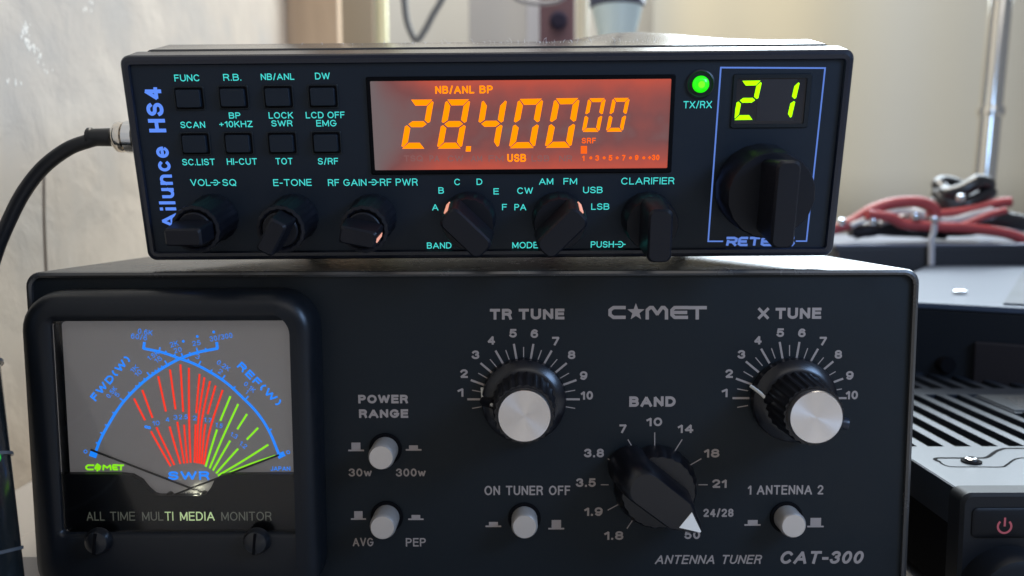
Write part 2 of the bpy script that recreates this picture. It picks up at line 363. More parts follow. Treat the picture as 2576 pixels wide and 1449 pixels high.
# lumps of trowelled plaster
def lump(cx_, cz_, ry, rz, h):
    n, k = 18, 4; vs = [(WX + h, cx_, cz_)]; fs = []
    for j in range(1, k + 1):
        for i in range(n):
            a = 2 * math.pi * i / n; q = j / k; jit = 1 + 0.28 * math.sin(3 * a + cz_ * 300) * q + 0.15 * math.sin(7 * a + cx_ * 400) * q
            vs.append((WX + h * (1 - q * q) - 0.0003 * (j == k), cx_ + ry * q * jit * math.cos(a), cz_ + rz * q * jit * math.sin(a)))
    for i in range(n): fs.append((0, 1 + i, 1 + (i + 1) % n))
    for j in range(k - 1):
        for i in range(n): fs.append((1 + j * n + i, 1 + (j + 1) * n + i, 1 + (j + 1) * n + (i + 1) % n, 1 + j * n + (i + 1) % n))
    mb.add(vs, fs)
wall = mb.build('wall_left', wallm); struct(wall)
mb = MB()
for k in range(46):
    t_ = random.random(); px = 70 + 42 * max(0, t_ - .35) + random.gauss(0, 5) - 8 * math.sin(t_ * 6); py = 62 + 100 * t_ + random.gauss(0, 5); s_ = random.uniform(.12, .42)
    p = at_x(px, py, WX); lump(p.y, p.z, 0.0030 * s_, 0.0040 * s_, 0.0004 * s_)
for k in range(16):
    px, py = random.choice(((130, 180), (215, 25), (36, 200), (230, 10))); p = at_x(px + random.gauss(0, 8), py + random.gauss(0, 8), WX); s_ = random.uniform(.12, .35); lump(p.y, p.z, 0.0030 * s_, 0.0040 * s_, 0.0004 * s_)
struct(mb.build('wall_chips', mat('sunlit_plaster', (.86, .80, .70), .6)))  # plaster lumps; sunlit patch painted in as their near-white colour

# seam between the rough and the smooth plaster
mb = MB(); p = at_x(112, 640, WX)
tube(mb, [(WX + 0.0002, p.y - 0.001, 0.0), (WX + 0.0002, p.y, 0.06), (WX + 0.0002, p.y + 0.001, p.z + 0.01), (WX + 0.0002, p.y + 0.003, p.z + 0.035)], 0.0007, n=8)
o = mb.build('wall_seam', mat('seam', (0.44, 0.39, 0.34), 0.9)); struct(o)

tablem = mat('table_top', (0.42, 0.40, 0.38), 0.55, bump=0.2, bscale=200)
mb = MB(); box(mb, (WX, -0.55, -0.03), (1.6, 1.42, 0.0)); o = mb.build('table', tablem, bevel=0.003, smooth=0)
tag(o, 'pale grey table top carrying the stacked radio gear', 'table')

backm = mat('back_wall', (0.50, 0.50, 0.48), 0.8, spec=0.2)
mb = MB(); box(mb, (-0.6, 1.50, -0.1), (3.0, 1.56, 1.8)); o = mb.build('back_wall', backm, smooth=0); struct(o)

# wood board at the end of the wall, grey panel beyond it
woodm = ramp_color(mat('tan_board', (0.5, 0.35, 0.2), 0.6), 12, [(0.3, (0.60, 0.43, 0.28)), (0.7, (0.72, 0.53, 0.35))], stretch=(6, 6, 0.6))
b_ = at_y(851, 100, 0.566)
mb = MB(); box(mb, (WX - 0.04, 0.566, 0.0), (b_.x, 0.586, 0.9)); o = mb.build('upright_board', woodm, bevel=0.002, smooth=0)
tag(o, 'tan wooden board standing upright where the plaster wall ends', 'board')
greym = mat('grey_panel', (0.40, 0.40, 0.385), 0.7)
def upright(name, x0, x1, y, m, label, cat, zt=0.9, th=0.02, zb=0.0, bev=0.002):
    a = at_y(x0, 90, y); b_ = at_y(x1, 90, y); mb = MB(); box(mb, (a.x, y, zb), (b_.x, y + th, zt))
    return tag(mb.build(name, m, bevel=bev, smooth=0), label, cat)
upright('shelf_panel', 840, 940, 0.93, mat('brown_grey_panel', (0.36, 0.30, 0.225), 0.7), 'brownish grey panel between the tan board and the pale pole', 'panel')
upright('wall_panel', 1180, 1335, 1.20, mat('cool_grey_panel', (0.34, 0.34, 0.35), 0.7), 'cool grey panel behind and right of the hanging cable loop', 'panel')
upright('white_strip', 1325, 1358, 1.10, mat('white_strip', (0.46, 0.48, 0.55), 0.6), 'narrow bluish white strip left of the maroon post', 'strip')
maroon = mat('maroon', (0.085, 0.04, 0.055), 0.6)
t = thing('maroon_post', 'dark maroon post standing behind the small black radio', 'post', (0, 0, 0))
a = at_y(1358, 90, 1.0); b_ = at_y(1446, 90, 1.0)
mb = MB(); box(mb, (a.x, 1.0, 0), (b_.x, 1.03, 0.9)); mb.build('post', maroon, t, bevel=0.002, smooth=0)
c = at_y(1405, 50, 0.995); mb = MB(); lathe(mb, [(0.012, 0.0), (0.013, -0.003), (0.009, -0.006)], 32); mb.build('round_boss', mat('boss_blue', (0.02, 0.018, 0.035), 0.9, spec=0.1), t, loc=(c.x, 1.0, c.z))

# poles of a chrome rack
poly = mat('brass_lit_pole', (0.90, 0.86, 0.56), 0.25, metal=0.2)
def pole(name, x0, x1, yref, x0b, y, m, label, group, joints=()):
    """round tube whose left/right edges on the print are x0,x1 at row yref"""
    a = at_y(x0, yref, y); b_ = at_y(x1, yref, y); r = (b_.x - a.x) / 2; cx_ = (a.x + b_.x) / 2
    t = thing(name, label, 'pole', (cx_, y, 0), group=group)
    dz = a.z; q = at_y(x0b, 300, y); lean = 0
    mb = MB(); tube(mb, [(0, 0, 0), (0, 0, 1.1)], r, n=32, smooth=False); mb.build('tube', m, t)
    for jy in joints:
        z = at_y(x0, jy, y).z; mb = MB(); tube(mb, [(0, 0, z - r * .5), (0, 0, z + r * .5)], r * 1.22, n=32, smooth=False); mb.build('collar', M['chrome'], t, bevel=r * 0.15)
    return t
chromep = mat('rack_chrome', (0.80, 0.78, 0.72), 0.16, metal=1.0)
pole('rack_pole', 943, 977, 60, 950, 0.80, poly, 'pale yellow lit pole rising left of the hanging cable loop', 'poles of the rack')
pole('rack_pole', 1450, 1481, 60, 1450, 0.86, mat('cream_pole', (0.62, 0.58, 0.46), 0.4), 'cream pole between the maroon post and the glass lamp', 'poles of the rack')
pr = at_y(2515, 30, 0.70); pr2 = at_y(2474, 470, 0.70)
t = thing('rack_pole', 'shiny chrome pole with a collar at the far right edge', 'pole', (pr2.x, 0.70, pr2.z - 0.12), group='poles of the rack')
dv = (pr - pr2).normalized(); rad = 0.0115
mb = MB(); tube(mb, [Vector((0, 0, 0)) + dv * -0.02 + Vector((0, 0, 0.12)), dv * 0.5 + Vector((0, 0, 0.12))], rad, n=40, smooth=False); mb.build('tube', chromep, t)
pj = at_y(2492, 281, 0.70) - Vector(t.location)
mb = MB(); tube(mb, [pj - dv * 0.005, pj + dv * 0.005], rad * 1.22, n=40, smooth=False); mb.build('collar', chromep, t, bevel=0.0015)

# hanging cable loop
pts = [at_y(x, y, 0.75) for x, y in ((1012, -160), (1014, -60), (1018, 10), (1026, 60), (1046, 100), (1066, 80), (1090, 35), (1118, -15), (1160, -120))]
o = tag(MB().build('x', M['cable']), 'x', 'x') if False else None
mb = MB(); tube(mb, pts, 0.0038, n=16); tag(mb.build('hanging_cable', mat('grey_cable', (0.14, 0.15, 0.16), 0.5)), 'grey cable hanging in a loop behind the small radio', 'cable')
pts = [at_y(x, y, 0.78) for x, y in ((1260, -60), (1290, -12), (1330, 6), (1400, 4), (1440, -30))]
mb = MB(); tube(mb, pts, 0.0028, n=12); tag(mb.build('draped_cable', mat('grey_cable_b', (0.22, 0.22, 0.24), 0.5)), 'thin grey cable sagging at the top edge before the maroon post', 'cable')

# glass lamp with dark rim
c = at_y(1552, 18, 0.62)
t = thing('hanging_lamp', 'pale glass lamp cup with a dark blue rim hanging behind the radio', 'lamp', c)
sc = (at_y(1622, 18, 0.62).x - at_y(1484, 18, 0.62).x) / 2
def lathez(mb, prof, n=48):
    vs = []; fs = []
    for r, z in prof: vs += [(r * math.cos(2 * math.pi * k / n), r * math.sin(2 * math.pi * k / n), z) for k in range(n)]
    for i in range(len(prof) - 1):
        for k in range(n): j = (k + 1) % n; fs.append((i * n + k, i * n + j, (i + 1) * n + j, (i + 1) * n + k))
    fs.append(tuple(range(n))[::-1]); fs.append(tuple((len(prof) - 1) * n + k for k in range(n)))
    mb.add(vs, fs)
mb = MB(); lathez(mb, [(sc * .45, -sc * 1.75), (sc * .62, -sc * 1.3), (sc * .80, -sc * .6), (sc * .93, -.001)])
mb.build('glass_shade', mat('milk_glass', (0.62, 0.74, 0.74), 0.25, spec=0.6), t)
mb = MB(); lathez(mb, [(sc * .95, 0.0), (sc * 1.02, sc * .05), (sc * 1.02, sc * .5), (sc * .7, sc * .9)]); mb.build('rim', mat('rim_blue', (0.06, 0.07, 0.12), 0.4), t)
mb = MB(); tube(mb, [(0, 0, sc * .9), (0, 0, 0.5)], 0.003, n=10, smooth=False); mb.build('stem', M['gap'], t)

# curtain with soft folds; their shading is also painted as vertical colour bands
curm = ramp_color(mat('curtain', (0.5, 0.48, 0.42), 0.85, spec=0.1), 2.2, [(0.36, (0.39, 0.41, 0.42)), (0.50, (0.46, 0.45, 0.39)), (0.64, (0.58, 0.53, 0.40))], detail=1, stretch=(1.6, 1, 0.10))
vs = []; fs = []; nx, nz_ = 260, 8
x0 = at_y(1640, 100, 1.30).x
for j in range(nz_ + 1):
    for i in range(nx + 1):
        x = x0 + i / nx * 1.5; y = 1.30 + 0.012 * math.sin(x * 13) + 0.002 * math.sin(x * 31 + 1)
        vs.append((x, y, -0.02 + 1.6 * j / nz_))
for j in range(nz_):
    for i in range(nx):
        a = j * (nx + 1) + i; fs.append((a, a + 1, a + nx + 2, a + nx + 1))
mb = MB(); mb.add(vs, fs); o = mb.build('curtain', curm, smooth=180); md = o.modifiers.new('thick', 'SOLIDIFY'); md.thickness = 0.002
tag(o, 'beige curtain with soft vertical folds behind the right side', 'curtain')

# ------------------------------------------------------------------ ANTENNA TUNER
TU = thing('antenna_tuner', 'large black antenna tuner with a lit cross needle meter at the bottom of the stack', 'antenna tuner')
FT = Face(Matrix.Identity(4))
HW, HT = 0.125, 0.100; PY = 0.0014
mb = MB()
loft(mb, [(rr(-HW + .0016, .0066, HW - .0016, HT - .0016, .0030), 0.004), (rr(-HW + .0016, .0066, HW - .0016, HT - .0016, .0030), 0.0004), (rr(-HW + .0010, .0060, HW - .0010, HT - .0010, .0034), 0.0),
          (rr(-HW + .0003, .0053, HW - .0003, HT - .0003, .0038), 0.0002), (rr(-HW, .005, HW, HT, .004), 0.0009), (rr(-HW, .005, HW, HT, .004), 0.240)], cap0=False)
mb.build('case', M['tuner_case'], TU)
mb = MB(); loft(mb, [(rr(-HW + .0016, .0066, HW - .0016, HT - .0016, .0030), PY), (rr(-HW + .0016, .0066, HW - .0016, HT - .0016, .0030), 0.0038)])
mb.build('front_panel', M['tuner_panel'], TU)
for sx in (-1, 1):
    for yy in (0.03, 0.21):
        mb = MB(); lathez(mb, [(0.008, 0), (0.0085, 0.001), (0.0085, 0.005)]); mb.build('foot', M['knob'], TU, loc=(sx * 0.10, yy, 0))

# printed lettering on the panel
YL = PY - 0.00005
mm = 0.001
def tl(mb, view, s, x0, x1, y0, y1, t, **kw): ftext(mb, FT, view, s, x0, x1, y0, y1, t * mm, YL, **kw)
def letter(*rows, name='lettering', icons=()):
    mb = MB()
    for r in rows: tl(mb, *r[:7], **(r[7] if len(r) > 7 else {}))
    for q in icons: icon(mb, *q)
    return mb.build(name, M['grey_ink'], TU, smooth=0)
def icon(mb, view, bx0, bx1, by, kx0, kx1, ky0):
    for (x0, y0, x1, y1) in ((bx0, by - 4, bx1, by + 4), (kx0, ky0, kx1, by - 4.2)):
        a = FT(view, x0, y0, YL); b_ = FT(view, x1, y1, YL); mb.add([(a[0], YL, b_[1]), (b_[0], YL, b_[1]), (b_[0], YL, a[1]), (a[0], YL, a[1])], [(0, 1, 2, 3)])
letter((VE, 'TR TUNE', 815, 1195, 85, 140, .80)); letter((VF, 'X TUNE', 887, 1210, 80, 137, .80))
letter((VE, 'POWER', 143, 397, 524, 568, .66), (VE, 'RANGE', 147, 398, 598, 642, .66))
letter((VF, 'BAND', 230, 467, 532, 585, .80))
letter((VE, 'ON TUNER OFF', 787, 1225, 988, 1036, .46, dict(word=.6))); letter((VF, '1 ANTENNA 2', 835, 1220, 985, 1033, .46, dict(word=.55)))
letter((VE, '30w', 95, 212, 900, 941, .46)); letter((VE, '300w', 336, 487, 900, 941, .46)); letter((VE, 'AVG', 115, 221, 1254, 1297, .40)); letter((VE, 'PEP', 386, 488, 1255, 1298, .40))
for q in ((VE, 92, 173, 808, 108, 155, 768), (VE, 386, 466, 805, 402, 448, 782), (VE, 106, 183, 1158, 122, 166, 1118), (VE, 398, 477, 1159, 415, 460, 1137),
          (VE, 793, 873, 1195, 810, 856, 1173), (VE, 1113, 1194, 1207, 1130, 1178, 1163), (VF, 818, 900, 1188, 835, 885, 1163), (VF, 1138, 1222, 1196, 1155, 1208, 1152)):
    letter(icons=(q,), name='switch_symbol')
letter((VF, 'ANTENNA TUNER', 366, 906, 1341, 1387, .44, dict(shear=.25, word=.6))); letter((VF, 'CAT-300', 1003, 1425, 1321, 1386, .82, dict(shear=.25)))
mb = MB()
wd = {'10': 62, '1': 30}
for view, lst in ((VE, (('5', 933, 210), ('6', 1042, 212), ('4', 822, 246), ('7', 1151, 250), ('3', 742, 320), ('8', 1232, 320), ('2', 683, 416), ('9', 1293, 426), ('1', 665, 512), ('10', 1310, 527))),
                  (VF, (('5', 1001, 207), ('6', 1111, 208), ('4', 886, 245), ('7', 1220, 250), ('3', 803, 318), ('8', 1297, 318), ('2', 740, 416), ('9', 1355, 425), ('1', 717, 514), ('10', 1366, 525)))):
    for s_, x, y in lst:
        w_ = wd.get(s_, 38); tl(mb, view, s_, x - w_ / 2, x + w_ / 2, y - 22, y + 22, .58)
for s_, x0, x1, y in (('10', 318, 398, 662), ('7', 180, 217, 697), ('14', 478, 557, 697), ('18', 612, 690, 822), ('21', 654, 727, 977), ('50', 512, 592, 1238), ('1.8', 103, 200, 1242), ('1.9', 1, 94, 1120)):
    tl(mb, VF, s_, x0, x1, y - 22, y + 22, .58)
tl(mb, VF, '24/28', 608, 762, 1105, 1147, .50)
tl(mb, VE, '3.5', 1255, 1355, 950, 994, .58); tl(mb, VE, '3.8', 1296, 1397, 799, 843, .58)
def tick(mb, view, a, b_, w):
    stroke(mb, [FT(view, *a, YL), FT(view, *b_, YL)], w * mm, YL, cap=False)
for view, cx_, cy_, ro in ((VE, 987, 547, 287), (VF, 1048, 541, 291)):
    for k in range(19 + 2):
        ang = 190 - 10 * k; big = k % 2 == 1; c_, s_ = math.cos(R(ang)), math.sin(R(ang))
        r0, r1 = (205, ro) if big else (215, ro - 20)
        tick(mb, view, (cx_ + r0 * c_, cy_ - r0 * s_), (cx_ + r1 * c_, cy_ - r1 * s_), .60 if big else .28)
for a, b_ in (((360, 716), (360, 798)), ((223, 752), (250, 797)), ((500, 752), (462, 812)), ((598, 850), (537, 885)), ((630, 983), (583, 983)), ((85, 983), (125, 983)), ((120, 1113), (187, 1077)), ((218, 1207), (255, 1152)), ((120, 850), (180, 885)), ((505, 1215), (470, 1155))):
    tick(mb, VF, a, b_, .30)
mb.build('dial_markings', M['grey_ink'], TU, smooth=0)
mb = MB()
# maker's logo: C, star, M, E, T in wide techno letters
def lg(pts, w=.95):
    stroke(mb, [FT(VF, x, y, YL) for x, y in pts], w * mm, YL, cap=False)
for pts in ([(212, 79), (150, 79), (132, 92), (132, 116), (150, 129), (212, 129)],
            [(322, 140), (322, 92), (337, 79), (349, 79), (373, 112), (397, 79), (408, 79), (420, 92), (420, 140)],
            [(530, 79), (462, 79), (448, 92), (448, 116), (462, 129), (530, 129)], [(452, 104), (526, 104)], [(530, 79.5), (626, 79.5)], [(577, 88), (577, 140)]):
    lg(pts)
star = []
for k in range(10):
    rr_ = 46 if k % 2 == 0 else 19; a = R(90 + 36 * k); star.append((264 + rr_ * math.cos(a), 102 - rr_ * math.sin(a)))
sp_ = [FT(VF, x, y, YL) for x, y in star]; cc = FT(VF, 264, 102, YL)
mb.add([(cc[0], YL - 2e-5, cc[1])] + [(x, YL - 2e-5, z) for x, z in sp_], [(0, 1 + k, 1 + (k + 1) % 10) for k in range(10)])
mb.build('maker_logo', M['grey_ink'], TU, smooth=0)

# big knobs with silver caps
def big_knob(view, cx_, cy_, tipx, tipy, line):
    c = FT(view, cx_, cy_, PY)
    mb = MB(); lathe(mb, [(.0118, .0), (.0121, -.0012), (.0118, -.0030), (.0100, -.0048), (.0088, -.0052)], 72)
    k = mb.build('tuning_knob', M['knurl'], TU, loc=(c[0], PY, c[1]), rot=(0, 0, 0))
    hh = .0190
    tip = FT(view, tipx, tipy, PY - hh - .002)
    dx, dz = tip[0] - c[0], tip[1] - c[1]
    mb = MB(); n = 96; secs = []
    for r, y in ((.0086, -.0050), (.0083, -.0070), (.0078, -.0180), (.0076, -.0190)):
        q = -y / hh; secs.append(([((r + (.00035 if (j // 2) % 2 else 0)) * math.cos(2 * math.pi * j / n) + dx * q, (r + (.00035 if (j // 2) % 2 else 0)) * math.sin(2 * math.pi * j / n) + dz * q) for j in range(n)], y))
    loft(mb, secs); mb.build('grip', M['knurl'], k)
    mb = MB(); lathe(mb, [(.0071, -.0004), (.0071, -.0016), (.00675, -.0022)], 72); mb.build('cap', M['alu'], k, loc=(dx, -.0186, dz))
    # white pointer line over the skirt and up the grip
    mb = MB(); P = []
    for x, y, off in line:
        q = FT(view, x, y, PY + off); P.append(Vector((q[0] - c[0], off, q[1] - c[1])))
    tube(mb, P, .00048, n=8); mb.build('pointer_line', M['white_mark'], k)
    mb = MB(); tube(mb, [p + Vector((0, .0012, 0)) for p in P[len(P) // 2:]], .0013, n=12, smooth=False); mb.build('pointer_rib', M['knurl'], k)
    return k
big_knob(VE, 987, 547, 991, 634, [(776, 487, -.0018), (778, 515, -.0020), (782, 560, -.0045), (800, 566, -.0060), (832, 578, -.0090)])
kx = big_knob(VF, 1062, 545, 1187, 642, [(850, 480, -.0020), (895, 512, -.0050), (940, 552, -.0070), (1016, 580, -.0120)])
# small set screw lug on the right of the drooping knob
mb = MB(); qa, qb = FT(VF, 1325, 662, PY - .0150), FT(VF, 1352, 672, PY - .0150); ck_ = FT(VF, 1062, 545, PY); tube(mb, [(qa[0] - ck_[0] - .002, -.0150, qa[1] - ck_[1]), (qb[0] - ck_[0] - .0004, -.0155, qb[1] - ck_[1])], .0016, n=16, smooth=False); mb.build('set_screw', mat('blue_screw', (0.004, 0.008, 0.02), 0.4), kx, bevel=.0004)

# band selector: skirt and pointer bar
c = FT(VF, 360, 983, PY)
mb = MB(); lathe(mb, [(.0115, 0), (.0117, -.001), (.0111, -.004), (.0103, -.0062), (.0100, -.0066)], 96, ripple=.00022); bs = mb.build('band_selector', M['knurl'], TU, loc=(c[0], PY, c[1]))
def bar_loop(L0, L1, w, tipw, ang, sc=1.0, dx=0, dz=0):
    pts = []
    for k in range(9): a = R(90 + 180 * k / 8); pts.append((-L0 + w * .9 * math.cos(a), w * math.sin(a)))
    pts += [(L1 * .45, -w * .95), (L1 * .9, -tipw), (L1, 0), (L1 * .9, tipw), (L1 * .45, w * .95)]
    ca, sa = math.cos(R(ang)), math.sin(R(ang))
    return [((x * ca - z * sa) * sc + dx, (x * sa + z * ca) * sc + dz) for x, z in pts]
BA = -38
mb = MB(); loft(mb, [(bar_loop(.0100, .0135, .0062, .0018, BA), -.0015), (bar_loop(.0085, .0133, .0056, .0016, BA), -.0110), (bar_loop(.0070, .0130, .0050, .0014, BA), -.0148), (bar_loop(.0064, .0124, .0044, .0010, BA), -.0156)])
mb.build('pointer_bar', M['knurl'], bs)
mb = MB(); ca, sa = math.cos(R(BA)), math.sin(R(BA))
tri = [(.0072, -.0026), (.0125, -.0002), (.0125, .0002), (.0072, .0028)]
loft(mb, [([(x * ca - z * sa, x * sa + z * ca) for x, z in tri], -.01585), ([(x * ca - z * sa, x * sa + z * ca) for x, z in tri], -.0152)]); mb.build('pointer_mark', mat('pointer_white', (.80, .77, .70), .5), bs)

# push buttons: one built, then copied
def push_button_proto(c, h):
    mb = MB(); lathe(mb, [(.0044, -.00006), (.0047, -.0003), (.0046, -.00065), (.0042, -.00075)], 48); hole = mb.build('push_button', M['gap'], TU, loc=(c[0], PY, c[1]))
    mb = MB(); lathe(mb, [(.0037, -.0007), (.0037, -h + .0012), (.0035, -h + .0005), (.0032, -h)], 48); cap = mb.build('button_cap', M['button'], hole)
    return hole, cap
c0 = FT(VE, 283, 800, PY); hb, cb = push_button_proto(c0, .0085)
for view, x, y, q in ((VE, 290, 1145, 1.0), (VE, 991, 1153, .80), (VF, 1030, 1148, .80)):
    c = FT(view, x, y, PY); h2 = hb.copy(); COL.objects.link(h2); h2.parent = TU; h2.location = (c[0], PY, c[1]); h2.scale = (1, q, 1)
    c2 = cb.copy(); COL.objects.link(c2); c2.parent = h2

# --- cross needle meter
YF = -.0100                                         # front of the housing
def drect(x0, y0, x1, y1, off):
    a = FT(VD, x0, (y0 + y1) / 2, off)[0]; b_ = FT(VD, x1, (y0 + y1) / 2, off)[0]; c = FT(VD, (x0 + x1) / 2, y0, off)[1]; d = FT(VD, (x0 + x1) / 2, y1, off)[1]
    return a, d, b_, c
x0, _, x1, z1 = drect(118, 165, 1425, 1255, YF + .003); z0 = .0075
ix0, iz0, ix1, iz1 = drect(255, 300, 1332, 1255, -.0085)
N = 8
mb = MB(); loft(mb, [(rr(x0, z0, x1, z1, .011, N), PY - .0001), (rr(x0, z0, x1, z1, .011, N), YF + .005), (rr(x0 + .0004, z0 + .0004, x1 - .0004, z1 - .0004, .0107, N), YF + .003),
    (rr(x0 + .0017, z0 + .0017, x1 - .0017, z1 - .0017, .0095, N), YF + .0011), (rr(x0 + .0035, z0 + .0035, x1 - .0035, z1 - .0035, .008, N), YF + .0003), (rr(x0 + .006, z0 + .006, x1 - .006, z1 - .006, .006, N), YF),
    (rr(ix0 - .0012, iz0 - .0010, ix1 + .0012, iz1 + .0012, .0025, N), YF + .0002), (rr(ix0, iz0, ix1, iz1, .0016, N), YF + .0012), (rr(ix0, iz0, ix1, iz1, .0016, N), -.0040)], cap1=False)
mh = mb.build('meter_housing', M['meter_black'], TU, smooth=50)
YPL = -.0045
mb = MB(); loft(mb, [(rr(ix0 - .0003, iz0 - .0003, ix1 + .0003, iz1 + .0003, .0016), YPL + .0004), (rr(ix0 - .0003, iz0 - .0003, ix1 + .0003, iz1 + .0003, .0016), YPL + .0020)]); mb.build('backing', M['mask'], mh)
pl = [FT(VD, x, y, YPL) for x, y in ((277, 303), (1300, 303), (1330, 1095), (330, 1095))]
xs = [p[0] for p in pl]; zs = [p[1] for p in pl]
px0, px1 = pl[0][0], pl[1][0]; pz1 = max(zs); pz0 = min(zs)
mb = MB(); loft(mb, [(rr(px0, pz0, px1, pz1, .0012), YPL), (rr(px0, pz0, px1, pz1, .0012), YPL + .0003)]); mb.build('scale_plate', M['plate'], mh, smooth=0)
YM = -.0068
out = [(250, 991), (540, 991), (590, 997), (632, 1020), (660, 1055), (690, 1082), (712, 1088), (905, 1088), (928, 1080), (950, 1050), (965, 1018), (990, 998), (1020, 992), (1340, 991), (1345, 1240), (1332, 1262), (275, 1262), (250, 1240)]
lo = [FT(VD, x, y, YM) for x, y in out]
mb = MB(); loft(mb, [(lo, YM), (lo, YM + .0019)]); mb.build('meter_mask', M['mask'], mh, smooth=0)
# scale printing
YS = YPL - .00008
def dP(x, y, off=YS): return FT(VD, x, y, off)
def dstroke(mb, pts, wpx, sm=True, off=YS):
    P = [Vector((*dP(x, y, off), 0)) for x, y in pts]
    if sm and len(P) > 2: P = spline(P, 8)
    stroke(mb, [(p.x, p.y) for p in P], wpx / 1.143 / 1.5652 / 9.3 * mm, off, cap=False)
fwd = [(430, 893), (450, 840), (480, 782), (550, 672), (640, 580), (725, 518), (810, 471), (890, 443), (980, 425)]
ref = [(1254, 898), (1210, 795), (1155, 712), (1085, 640), (1025, 585), (960, 540), (880, 497), (810, 471), (730, 443), (645, 425)]
mb = MB(); dstroke(mb, fwd, 13); dstroke(mb, ref, 12.5, off=YS - .00002)
dstroke(mb, [(646, 428), (650, 396)], 13, off=YS - .00004); dstroke(mb, [(979, 428), (975, 396)], 13, off=YS - .00004)
dstroke(mb, [(404, 897), (436, 908)], 26, off=YS - .00003); dstroke(mb, [(1250, 912), (1280, 898)], 24, off=YS - .00003)
def ticks(path, fr, ln, side, w=7):
    P = spline([Vector((x, y, 0)) for x, y in path], 12)
    for f_, l_ in fr:
        i = int(f_ * (len(P) - 2)); t_ = (P[i + 1] - P[i]).normalized(); n_ = Vector((t_.y, -t_.x, 0)) * side
        dstroke(mb, [(P[i].x, P[i].y), tuple((P[i] + n_ * l_)[:2])], w, sm=False, off=YS - .00005)
ticks(fwd, [(.10, 14), (.20, 15), (.27, 14), (.33, 14), (.395, 22), (.44, 14), (.475, 12), (.505, 12), (.53, 12), (.56, 24), (.585, 12), (.61, 12), (.63, 12), (.65, 12), (.68, 24), (.74, 12), (.785, 20), (.84, 12), (.885, 22), (.94, 12)], 1, 1)
ticks(ref, [(.12, 14), (.31, 24), (.41, 14), (.50, 24), (.585, 14), (.66, 24), (.73, 12), (.83, 12), (.88, 12), (.92, 20)], 1, -1)
for x, y in ((825, 393), (888, 371), (962, 351)):
    a = dP(x, y); mb.add([(a[0] + .0004 * math.cos(q * R(45)), YS - .00006, a[1] + .0004 * math.sin(q * R(45))) for q in range(8)], [tuple(range(8))])
def dtext(mb, s, x, y, w, h, t, rot=0, **kw):
    c = dP(x, y); u = 1 / 1.143 / 1.5652 / 9.35 * mm
    text(mb, s, c, h * u, w * u, t * mm, YS - .00003, rot=R(rot), **kw)
for a in (('0.6K', 654, 351, 68, 24, .17, -8), ('60/6', 626, 373, 74, 24, .17, -8), ('2K', 784, 405, 40, 24, .17, 15), ('20', 800, 432, 36, 22, .17, 15), ('25', 884, 401, 38, 22, .17, 8),
          ('30/300', 995, 374, 106, 24, .17, 10), ('1.5K', 690, 456, 58, 22, .17, 33), ('15', 712, 475, 34, 22, .17, 33), ('1K', 605, 516, 40, 22, .17, 40), ('10', 622, 536, 34, 22, .17, 40),
          ('0.5K', 502, 622, 60, 22, .17, 50), ('5', 527, 633, 18, 22, .17, 50), ('3', 890, 462, 18, 22, .17, -20), ('0.2K', 1006, 502, 66, 22, .17, -35), ('2', 992, 529, 18, 22, .17, -35),
          ('0.1K', 1124, 599, 60, 22, .17, -42), ('1', 1112, 620, 8, 22, .17, -42), ('FWD(W)', 497, 560, 262, 36, .50, 48), ('REF(W)', 1168, 585, 262, 36, .50, -46), ('0', 385, 889, 18, 18, .2, 70), ('0', 1297, 892, 18, 18, .2, -70)):
    dtext(mb, a[0], *a[1:6], rot=a[6], sp=.22)
dtext(mb, 'SWR', 850, 997, 194, 42, .60); dtext(mb, 'JAPAN', 1262, 966, 92, 21, .18)
for a in (('=', 665, 779, 32, 24, .34, -15), ('10', 702, 761, 34, 22, .17, 5), ('4', 754, 745, 18, 22, .17, 5), ('3', 790, 735, 18, 22, .17, 0), ('2.5', 825, 733, 40, 22, .17, 0), ('2', 877, 738, 18, 22, .17, 0), ('1.7', 935, 747, 34, 22, .17, -10),
          ('1.5', 986, 771, 34, 22, .17, -15), ('1.3', 1053, 816, 34, 22, .17, -30), ('1.2', 1095, 859, 36, 22, .17, -40)):
    dtext(mb, a[0], *a[1:6], rot=a[6], sp=.2)
mb.build('blue_scale', M['scale_blue'], mh, smooth=0)
def swr(mb, lines):
    for k, (a, m_, b_, g) in enumerate(lines):
        P = spline([Vector((*a, 0)), Vector((*m_, 0)), Vector((*b_, 0))], 12)
        segs = [P]
        if g: 
            segs = [[p for p in P if p.y < g[0]], [p for p in P if p.y > g[1]]]
        for s_ in segs:
            if len(s_) > 1: dstroke(mb, [(p.x, p.y) for p in s_], 9.6, sm=False, off=YS - .000008 * (k % 3))
mb = MB(); swr(mb, [((603, 650), (672, 785), (768, 955), (760, 796)), ((640, 612), (704, 780), (785, 950), (742, 778)), ((712, 550), (759, 760), (812, 945), (725, 760)), ((765, 520), (798, 755), (829, 943), (716, 752)),
    ((812, 497), (827, 750), (843, 942), (716, 752)), ((850, 512), (851, 750), (858, 940), None), ((898, 540), (881, 750), (876, 940), (722, 756)), ((920, 555), (893, 750), (887, 942), None),
    ((945, 572), (908, 755), (897, 943), None), ((970, 592), (925, 765), (907, 945), (732, 764)), ((1002, 612), (945, 790), (917, 948), None)])
mb.build('red_scale', M['scale_red'], mh, smooth=0)
mb = MB(); swr(mb, [((1037, 640), (977, 790), (925, 958), (752, 788)), ((1072, 675), (1005, 820), (943, 965), None), ((1112, 720), (1036, 840), (958, 975), (796, 832)), ((1162, 782), (1072, 876), (972, 988), (840, 874)),
    ((1208, 858), (1095, 930), (980, 998), None), ((1240, 908), (1115, 950), (985, 1005), None)])
mb.build('green_scale', M['scale_green'], mh, smooth=0)
mb = MB()
def gl_(pts): dstroke(mb, pts, 8.5, sm=False, off=YS - .00002)
